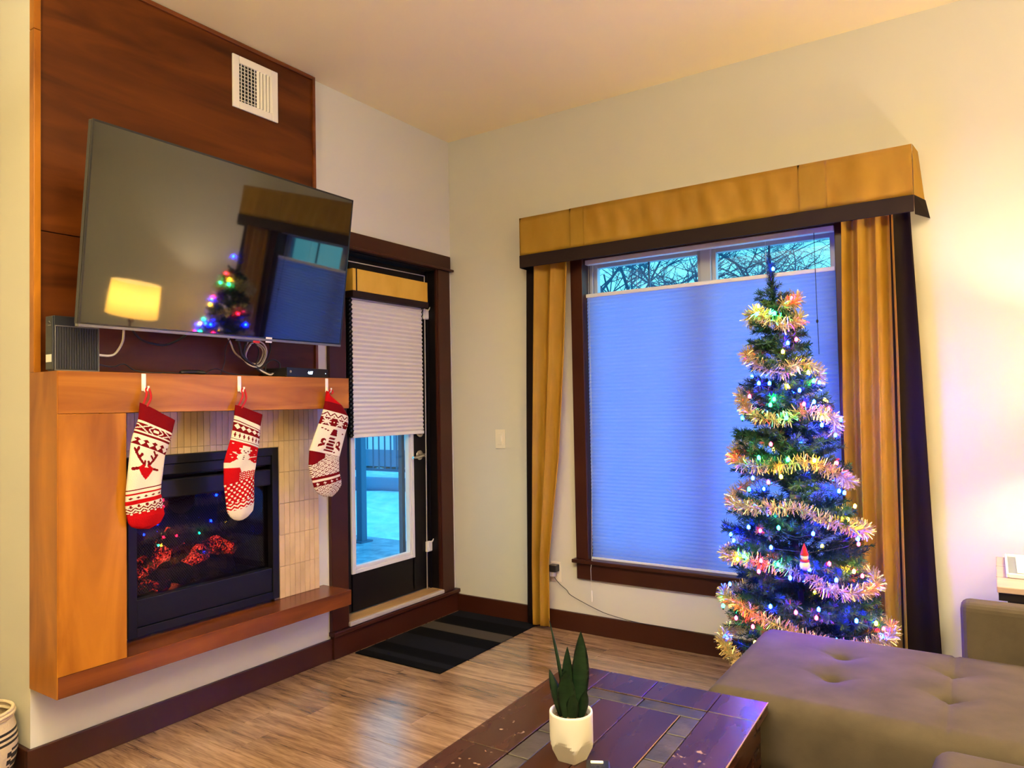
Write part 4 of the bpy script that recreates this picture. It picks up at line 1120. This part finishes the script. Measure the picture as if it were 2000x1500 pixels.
# ================================================================ SOFA
def pillow(x0, x1, y0, y1, z0, z1, rad, nx=90, ny=60, tufts=(), seams=(), crown=.012):
    """rounded cushion: top grid with round-over edges, sides down to z0"""
    bm = bmesh.new(); cx, cy = (x0+x1)/2, (y0+y1)/2; hx, hy = (x1-x0)/2, (y1-y0)/2; G = []
    def pos(i, n, h):
        # finer near edges
        u = -1+2*i/n; return math.sin(u*PI/2)*.35*h+u*.65*h
    for i in range(nx+1):
        r_ = []
        for j in range(ny+1):
            X = pos(i, nx, hx); Y = pos(j, ny, hy)
            dx = max(0, abs(X)-(hx-rad)); dy = max(0, abs(Y)-(hy-rad)); d = math.hypot(dx, dy)
            z = z1; sx_ = math.copysign(1, X); sy_ = math.copysign(1, Y)
            if d > 0:
                dd = min(d, rad*1.0)
                z = z1-(rad-math.sqrt(max(0, rad*rad-dd*dd)))
                if d > rad:
                    X = sx_*((hx-rad)+dx*rad/d) if dx > 0 else X; Y = sy_*((hy-rad)+dy*rad/d) if dy > 0 else Y; z = z1-rad
            z += crown*(1-(X/hx)**2)*(1-(Y/hy)**2)
            wx, wy = cx+X, cy+Y
            for (tx, ty) in tufts:
                q = math.hypot((wx-tx), (wy-ty)); z -= .026*math.exp(-(q/.016)**2)+.017*math.exp(-(q/.060)**2)
                # creases
                z -= .009*math.exp(-abs(wy-ty-.15*abs(wx-tx))/.007)*math.exp(-((wx-tx)/.06)**2)
            for (ax, kind) in seams:
                if kind == 'x': z -= .006*math.exp(-((wx-ax)/.006)**2)
                else: z -= .006*math.exp(-((wy-ax)/.006)**2)
            r_.append(bm.verts.new((wx, wy, z)))
        G.append(r_)
    for i in range(nx):
        for j in range(ny):
            f = bm.faces.new((G[i][j], G[i+1][j], G[i+1][j+1], G[i][j+1])); f.smooth = True
    edge = [G[i][0] for i in range(nx+1)]+[G[nx][j] for j in range(1, ny+1)]+[G[i][ny] for i in range(nx-1, -1, -1)]+[G[0][j] for j in range(ny-1, 0, -1)]
    prev = edge
    for zz in [z1-rad-(z1-rad-z0)*k/3 for k in range(1, 4)]:
        cur = [bm.verts.new((v.co.x, v.co.y, zz)) for v in edge]
        for k in range(len(edge)):
            f = bm.faces.new((prev[k], cur[k], cur[(k+1) % len(edge)], prev[(k+1) % len(edge)])); f.smooth = True
        prev = cur
    bm.faces.new(prev)
    bmesh.ops.recalc_face_normals(bm, faces=bm.faces[:])
    return bm
so = thing('sectional_sofa', (2.9, -1.3, 0), 'taupe grey upholstered sofa with button tufted chaise in front of the tree', 'sofa')
build('chaise_cushion', pillow(2.165, 4.1, -1.555, -.835, .235, .452, .055, 300, 110, tufts=[(2.48, -1.05), (2.485, -1.27), (2.80, -1.05), (2.80, -1.27), (3.12, -1.05), (3.12, -1.27)], seams=[(2.80, 'x')]), M['sofa'], so)
build('chaise_base', bx(2.19, 4.1, -1.53, -.86, .09, .24, bev=.02, seg=3), M['sofa'], so)
build('seat_cushion', pillow(2.775, 3.75, -3.0, -1.60, .235, .455, .05, 60, 60), M['sofa'], so)
build('seat_base', bx(2.80, 3.75, -3.0, -1.56, .09, .235, bev=.02, seg=3), M['sofa'], so)
build('side_arm', bx(2.815, 3.8, -.832, -.735, .09, .622, bev=.028, seg=4), M['sofa'], so)
for (lx, ly) in ((2.25, -1.48), (2.25, -.92), (3.6, -2.9), (2.86, -2.9), (3.7, -.8)):
    bm = bmesh.new(); tube(bm, [(lx, ly, 0), (lx, ly, .095)], [.014, .02], 12); build('leg', bm, M['espresso'], so)

# ================================================================ SIDE TABLE, LAMP, TRAY
st = thing('side_table', (3.3, -.42, 0), 'low side table with pinkish wood top and dark legs at right edge behind the sofa', 'side table')
build('table_top', bx(2.920, 3.70, -.66, -.10, .628, .65, bev=.003), M['sidetop'], st)
build('plank_groove', bx(2.9195, 3.70, -.30, -.2985, .6495, .6503), M['espresso'], st)
build('plank_groove', bx(2.9195, 3.70, -.50, -.4985, .6495, .6503), M['espresso'], st)
build('apron', bx(2.925, 3.69, -.65, -.11, .600, .628), M['espresso'], st)
for (lx, ly) in ((2.955, -.64), (2.955, -.16), (3.63, -.64), (3.63, -.16)): build('leg', bx(lx, lx+.05, ly, ly+.05, 0, .600), M['espresso'], st)
tr = thing('tray', (3.05, -.3, .65), 'slate grey tray with white rim on the side table at the right edge', 'tray')
build('tray_base', bx(2.955, 3.20, -.50, -.12, .652, .658, bev=.002), M['tray'], tr)
bm = bmesh.new()
for a in ((2.950, 2.958, -.505, -.115), (3.197, 3.205, -.505, -.115), (2.958, 3.197, -.505, -.497), (2.958, 3.197, -.123, -.115)): box(bm, a[0], a[1], a[2], a[3], .651, .668, .003)
build('rim', bm, M['white'], tr)
cd = build('paper_card', bx(2.985, 3.18, -.45, -.125, .659, .661), M['paper']); tag(cd, 'cream printed card lying in the grey tray', 'card')
lp = thing('table_lamp', (LAMP[0], LAMP[1], .65), 'table lamp with drum shade just outside the right edge', 'lamp')
bm = bmesh.new(); lathe(bm, [(.19, 1.215), (.178, 1.485)], LAMP[0], LAMP[1], 40); build('lamp_shade', bm, M['lampshade'], lp)
bm = bmesh.new(); lathe(bm, [(0.001, .652), (.08, .652), (.08, .67), (.05, .68), (.045, .82), (.05, 1.05), (.045, 1.10), (.012, 1.12), (.012, 1.16), (.022, 1.165), (.022, 1.24), (.001, 1.245)], LAMP[0], LAMP[1], 28); build('lamp_base', bm, mat('grey_brown_lamp_base', (.16, .12, .08), .4), lp)

# ================================================================ COFFEE TABLE
ct = thing('coffee_table', (1.728, -1.58, 0), 'dark red brown coffee table with slate strips set in its worn top', 'coffee table', rot=(0, 0, R(1.6)))
Wc = W[ct.name]
def cp(nm, b, m, smooth=False): b.transform(Wc); return build(nm, b, m, ct)
ZT = .45; WT = .640; LT = 1.22
def piece(nm, x0, x1, y0, y1, m, zt=ZT, g=.0011): return cp(nm, bx(x0+g, x1-g, y0+g, y1-g, ZT-.030, zt, bev=.0015, seg=1), m)
# frame: left and right rails, far rail
for a, b_ in ((0, -.62), (-.62, -LT)): piece('frame_plank', 0, .150, b_, a, M['table'])
piece('frame_plank', .507, WT, -.143, 0, M['table'])
for a, b_ in ((-.143, -.70), (-.70, -LT)): piece('frame_plank', .507, WT, b_, a, M['table'])
for a, b_ in ((.150, .312), (.312, .507)): piece('frame_plank', a, b_, -.143, 0, M['table'])
# slate strips
zs = ZT-.0012
for a, b_ in ((.150, .322), (.322, .507)): piece('slate_tile', a, b_, -.205, -.143, M['slate'], zs, .0022)
yy = -.205
for L in (.12, .155, .14, .13, .15, .12, .14):
    if yy-L < -LT: break
    piece('slate_tile', .450, .507, yy-L, yy, M['slate'], zs, .0022); yy -= L
yy = -.205
for L in (.15, .12, .15, .135, .14, .13, .14):
    if yy-L < -LT: break
    piece('slate_tile', .150, .213, yy-L, yy, M['slate'], zs, .0022); yy -= L
# centre boards
for a, b_ in ((.213, .316), (.316, .450)): piece('centre_plank', a, b_, -LT, -.205, M['table'])
cp('subframe', bx(.02, WT-.02, -LT+.02, -.02, .34, ZT-.030), M['table'])
M['worn_edge'] = mat('worn_bare_wood_edge', (.30, .17, .10), .5)
cp('worn_edge', bx(WT-.0025, WT+.0004, -LT, 0, ZT-.003, ZT+.0002), M['worn_edge'])
bm = bmesh.new(); box(bm, .4488, .4502, -LT, -.205, ZT-.002, ZT+.0003); cp('worn_edge', bm, M['worn_edge'])
for (lx, ly) in ((.02, -.02), (WT-.02, -.02), (.02, -LT+.02), (WT-.02, -LT+.02)):
    sx_ = 1 if lx < .3 else -1; sy_ = -1 if ly > -.5 else 1
    cp('leg', bx(min(lx, lx+sx_*.08), max(lx, lx+sx_*.08), min(ly, ly+sy_*.08), max(ly, ly+sy_*.08), 0, .345, bev=.003), M['table'])

# potted plant
PX, PY = 2.045, -2.137
pp = thing('potted_plant', (PX, PY, ZT), 'snake plant with dark green pointed leaves in a white pot on the coffee table', 'plant')
def pot_mesh():
    bm = bmesh.new(); seg = 40; prof = [(.046, 0), (.0525, .006), (.053, .05), (.0530, .112), (.0515, .116), (.0465, .116), (.0455, .112), (.0455, .09)]
    R8 = []
    for r_, z in prof:
        ring_ = []
        for k in range(seg):
            a = 2*PI*k/seg; rr = r_
            if z < .055:
                # chiselled facets towards the foot: five sloping cuts
                a5 = (a-R(-70)) % (2*PI/5)-PI/5
                cut = (.0365+.30*z)/max(.3, math.cos(a5)); rr = min(r_, cut)
            ring_.append(bm.verts.new((PX+rr*math.cos(a), PY+rr*math.sin(a), ZT+z)))
        R8.append(ring_)
    # extra facet rows
    for A, B in zip(R8, R8[1:]):
        for k in range(seg): f = bm.faces.new((A[k], A[(k+1) % seg], B[(k+1) % seg], B[k])); f.smooth = False
    bm.faces.new(R8[0][::-1])
    return bm
def pot2():
    bm = bmesh.new(); seg = 60; rows = []
    zs_ = [0, .01, .02, .03, .04, .048, .056, .08, .110, .1145, .1155, .1145, .108, .09]
    for i, z in enumerate(zs_):
        base = .053 if i < 9 else (.0525, .0505, .048, .0465, .046)[i-9]
        rg = []
        for k in range(seg):
            a = 2*PI*k/seg; rr = base
            if z < .06 and i < 9:
                a5 = (a-R(-52)) % (2*PI/5)-PI/5
                rr = min(base, (.030+.42*z)/math.cos(a5))
            rg.append(bm.verts.new((PX+rr*math.cos(a), PY+rr*math.sin(a), ZT+z)))
        rows.append(rg)
    for i, (A, B) in enumerate(zip(rows, rows[1:])):
        for k in range(seg): f = bm.faces.new((A[k], A[(k+1) % seg], B[(k+1) % seg], B[k])); f.smooth = i >= 6
    bm.faces.new(rows[0][::-1]); return bm
build('pot', pot2(), M['pot'], pp)
bm = bmesh.new(); b = bmesh.new(); bmesh.ops.create_circle(b, cap_ends=True, segments=32, radius=.0465)
for v in b.verts: v.co += Vector((PX, PY, ZT+.097))
join(bm, b)
for i in range(60):
    a = random.uniform(0, 6.28); r_ = .042*math.sqrt(random.random()); b = bx(-.004, .004, -.002, .002, -.0015, .0015); b.transform(Matrix.Translation((PX+r_*math.cos(a), PY+r_*math.sin(a), ZT+.099)) @ Matrix.Rotation(random.uniform(0, 3), 4, 'Z') @ Matrix.Rotation(random.uniform(-.6, .6), 4, 'X')); join(bm, b)
build('soil', bm, M['soil'], pp)
def leaf_material():
    m = mat('snake_plant_leaf', (.007, .026, .010), .42, (.022, .055, .020), (18, 18, 60), 1.0, 3, distort=1.0)
    return m
M['leaf'] = leaf_material()
def leaf(base, tip, wid, bend, ang, cup=.35, tipw=.0):
    bm = bmesh.new(); base = Vector(base); tip = Vector(tip); n = 16; m_ = 6
    ax = (tip-base); L = ax.length; up_ = ax.normalized(); side = Vector((math.cos(ang), math.sin(ang), 0)); side = (side-up_*side.dot(up_)).normalized(); nor = up_.cross(side)
    rows = []
    for i in range(n+1):
        t = i/n; c = base+ax*t+nor*bend*math.sin(t*PI)
        w_ = wid*(.55+.45*math.sin(min(1, t*1.9)*PI/2))*(1-max(0, (t-.45)/.55)**2.0)+.0004
        rows.append([bm.verts.new(c+side*w_*(2*j/m_-1)+nor*(cup*w_*(2*j/m_-1)**2)) for j in range(m_+1)])
    for A, B in zip(rows, rows[1:]):
        for j in range(m_): f = bm.faces.new((A[j], A[j+1], B[j+1], B[j])); f.smooth = True
    bmesh.ops.solidify(bm, geom=bm.faces[:], thickness=.0022); return bm
cr_ = Vector((.833, .553, 0)); cf = Vector((-.553, .833, 0))   # sideways and away directions in the room
def LP(u, w_, z): p = Vector((PX, PY, ZT))+cr_*u+cf*w_; p.z = ZT+z; return p
for args in ((LP(.012, .005, .09), LP(.030, .02, .300), .023, .006, .15, .35), (LP(-.008, -.008, .09), LP(-.012, -.012, .215), .023, .004, .6, .35),
             (LP(.0, .01, .09), LP(-.004, .02, .262), .016, .004, .9, .4), (LP(-.016, .006, .09), LP(-.050, .02, .208), .014, -.006, 1.0, .5),
             (LP(-.012, .012, .09), LP(-.048, .03, .330), .006, -.012, 1.4, .8), (LP(.02, -.004, .09), LP(.036, -.02, .17), .012, .004, .3, .5), (LP(.0, -.012, .09), LP(.004, -.02, .16), .016, .002, .4, .4)):
    build('leaf', leaf(*args), M['leaf'], pp)

rm = thing('remote_control', (2.125, -2.155, ZT), 'small black remote with a light strip beside the white pot', 'remote', rot=(0, 0, R(28)))
Wr = W[rm.name]
def rp(nm, b, m): b.transform(Wr); return build(nm, b, m, rm)
rp('remote_body', bx(-.028, .028, -.10, .018, 0, .014, bev=.004, seg=3), M['blackplastic'])
rp('light_strip', bx(-.017, .013, .000, .010, .0138, .0160, bev=.002), M['white'])
for i in range(3): rp('button', bx(-.015+i*.011, -.007+i*.011, -.016, -.009, .0138, .0150, bev=.001), M['greyplastic'])

# ================================================================ BASKET
bk = thing('woven_basket', (-.10, -2.61, 0), 'cream and black striped woven basket on the floor at the left edge', 'basket')
def basket():
    bm = bmesh.new(); n = 26; cx, cy = -.105, -2.612
    prof = [(.001, .0), (.10, .0)]+[(.10+.022*math.sin(PI*k/26)+.012*k/26, .008+.232*k/26) for k in range(27)]
    rows = []
    for r_, z in prof: rows.append([bm.verts.new((cx+r_*math.cos(2*PI*k/40), cy+r_*math.sin(2*PI*k/40), z)) for k in range(40)])
    for i, (A, B) in enumerate(zip(rows, rows[1:])):
        for k in range(40):
            f = bm.faces.new((A[k], A[(k+1) % 40], B[(k+1) % 40], B[k])); f.smooth = True
            z = i/26; dark = (5 < i < 16 and (i+(k//4) % 2) % 3 != 0 and (k % 8) > 2) or (17 < i < 24 and i % 2 == 0)
            f.material_index = 1 if dark else 0
    return bm
build('woven_body', basket(), [mat('cream_rope', (.62, .50, .33), .9, bump=.8, bscale=120, bdist=.004), mat('black_rope', (.02, .014, .012), .9, bump=.8, bscale=120, bdist=.004)], bk)
bm = bmesh.new()
for k in range(3): tube(bm, [(-.105+(.112+.004*(k == 1))*math.cos(a), -2.612+(.112+.004*(k == 1))*math.sin(a), .238+k*.010) for a in [2*PI*i/40 for i in range(40)]], .0065, 8, closed=True)
build('rim', bm, mat('cream_rope_rim', (.66, .53, .35), .9, bump=.8, bscale=120, bdist=.004), bk)

# ================================================================ OUTDOORS
def snow_field():
    bm = bmesh.new(); nx, ny = 130, 110; G = []; rs_ = random.Random(4)
    bl = [(rs_.uniform(-9, 2), rs_.uniform(.8, 9), rs_.uniform(.07, .22), rs_.uniform(-.10, .12)) for _ in range(520)]
    for i in range(nx+1):
        r_ = []
        for j in range(ny+1):
            x = -10+9.6*i/nx if True else 0; y = -3+11*j/ny; z = -.06+.03*math.sin(x*1.3)*math.cos(y*1.1)
            if y > 1.3: z += .03
            r_.append([x, y, z])
        G.append(r_)
    for (bxx, byy, rr, hh_) in bl:
        i0 = int((bxx-rr*2+10)/9.6*nx); i1 = int((bxx+rr*2+10)/9.6*nx)+1; j0 = int((byy-rr*2+3)/11*ny); j1 = int((byy+rr*2+3)/11*ny)+1
        for i in range(max(0, i0), min(nx, i1)+1):
            for j in range(max(0, j0), min(ny, j1)+1):
                p = G[i][j]; q = ((p[0]-bxx)**2+(p[1]-byy)**2)/rr**2
                if q < 4: p[2] += hh_*math.exp(-q*1.2)
    VV = [[bm.verts.new(p) for p in r_] for r_ in G]
    for i in range(nx):
        for j in range(ny): f = bm.faces.new((VV[i][j], VV[i+1][j], VV[i+1][j+1], VV[i][j+1])); f.smooth = True
    return bm
sg = struct('snowy_ground', snow_field(), M['snow'])
struct('far_ground', bx(-40, 40, -10, 45, -.45, -.25), M['snow'])
struct('porch_slab', bx(-2.6, -.16, -2.4, 1.45, -.08, .045), M['concrete'])
kb = build('kerb', (lambda b: (tube(b, spline([(-8.5, 4.0, .05), (-6.4, 4.75, .05), (-5.2, 5.0, .05), (-3.5, 5.1, .05), (-1, 5.0, .05)], 6), .12, 8), b)[1])(bmesh.new()), M['curb']); tag(kb, 'long bluish kerb across the snow seen through the door glass', 'kerb')
po = thing('porch_post', (-2.08, 1.21, 0), 'dark blue metal post on the porch seen through the door glass', 'post')
build('post', bx(-2.115, -2.045, 1.18, 1.25, .045, 3.2, bev=.004), M['bluegrey'], po)
build('base_plate', bx(-2.15, -2.01, 1.14, 1.29, .045, .06), M['bluegrey'], po)
pr = thing('porch_railing', (-2.3, 1.1, 0), 'slim dark metal railing left of the porch post', 'railing')
for k in range(7):
    x_ = -2.27-.11*k; build('baluster', bx(x_, x_+.018, 1.05-.10*k, 1.068-.10*k, .25, 1.3), M['bluegrey'], pr)
b = bx(-.85, .0, -.015, .015, -.02, .02); b.transform(Matrix.Translation((-2.15, 1.17, .25)) @ Matrix.Rotation(R(42), 4, 'Z')); build('rail', b, M['bluegrey'], pr)
b = bx(-.85, .0, -.015, .015, -.02, .02); b.transform(Matrix.Translation((-2.15, 1.17, 1.3)) @ Matrix.Rotation(R(42), 4, 'Z')); build('rail', b, M['bluegrey'], pr)
fe = thing('metal_fence', (-6.6, 6.6, 0), 'dark vertical bar fence in front of the neighbouring house', 'fence')
for k in range(26):
    x_ = -8.6+.155*k; build('bar', bx(x_, x_+.022, 6.55, 6.572, .10 if x_ > -7.35 else .5, 2.1), M['bluegrey'], fe)
build('rail', bx(-8.6, -4.6, 6.54, 6.585, .08, .13), M['bluegrey'], fe); build('rail', bx(-8.6, -4.6, 6.54, 6.585, 2.05, 2.1), M['bluegrey'], fe)
ho = thing('neighbour_house', (-9, 9.5, 0), 'pale clapboard house beyond the fence seen through the door glass', 'house')
for k in range(20):
    z_ = .3+.16*k; b = bx(-13, -5.2, 9.0, 9.05, z_, z_+.157); build('clapboard', b, M['siding'], ho)
build('wall_core', bx(-13, -5.2, 9.04, 13, 0, 3.6), M['siding'], ho)
build('foundation', bx(-13, -5.2, 8.97, 9.06, -.1, .3), M['curb'], ho)
for x_ in (-12.2, -10.6, -8.9, -7.9): build('trim_board', bx(x_, x_+.10, 8.96, 9.0, .3, 3.5), M['curb'], ho)
b = bmesh.new(); vs = [b.verts.new(p) for p in ((-13.3, 8.5, 3.5), (-4.9, 8.5, 3.5), (-4.9, 11, 5.0), (-13.3, 11, 5.0))]; b.faces.new(vs); bmesh.ops.solidify(b, geom=b.faces[:], thickness=.12); build('roof', b, M['snow'], ho)
build('snow_bank', (lambda b: (tube(b, [(-9.5, 6.2, .0), (-7, 6.1, .03), (-4.5, 6.0, .0)], .2, 10), b)[1])(bmesh.new()), M['snow'], ho) if False else None

# bare trees outside the window
def bare_tree(base, h, seed, label, spread=.55, depth=5, r0=.09, lean=(0, 0)):
    rnd = random.Random(seed); t = thing('bare_tree', base, label, 'tree', 'bare trees outside the window')
    trunk = bmesh.new(); tw = bmesh.new()
    def grow(p, d, L, r_, k):
        n = 4; pts = [p]; q = p.copy(); dd = d.copy()
        for i in range(n):
            dd = (dd+Vector((rnd.uniform(-1, 1), rnd.uniform(-1, 1), rnd.uniform(-.6, .8)))*.16).normalized(); q = q+dd*L/n; pts.append(q.copy())
        tube(trunk if k <= 1 else tw, pts, [r_*(1-.35*i/n) for i in range(n+1)], 6 if k < 3 else 4, cap=False)
        if k >= depth: return
        m_ = 3 if k < 3 else 3
        for c in range(m_):
            a = rnd.uniform(0, 6.28); e = Vector((math.cos(a), math.sin(a), rnd.uniform(-.1, .5)))
            nd = (dd*(1-spread)+e*spread*rnd.uniform(.7, 1.3)).normalized(); j = rnd.choice((2, 3, 4))
            grow(pts[j], nd, L*rnd.uniform(.58, .8), r_*.58, k+1)
    grow(Vector(base), Vector((lean[0], lean[1], 1)).normalized(), h, r0, 0)
    build('trunk', trunk, M['bark'], t); o = build('twigs', tw, M['bark'], t); o['kind'] = 'stuff'
bare_tree((.55, 8.0, -.1), 2.3, 3, 'bare winter tree outside behind the right window pane', .6, 6, .11)
bare_tree((-2.2, 8.2, -.1), 2.5, 8, 'bare winter tree outside behind the left window pane', .6, 6, .08)
bare_tree((-1.1, 9.8, -.1), 2.3, 12, 'dense bare tree outside behind the window mullion', .65, 7, .09)
bare_tree((-3.0, 10.6, -.1), 2.5, 17, 'bare winter tree outside at the left end of the window', .6, 6, .08)
print('branches', nb)
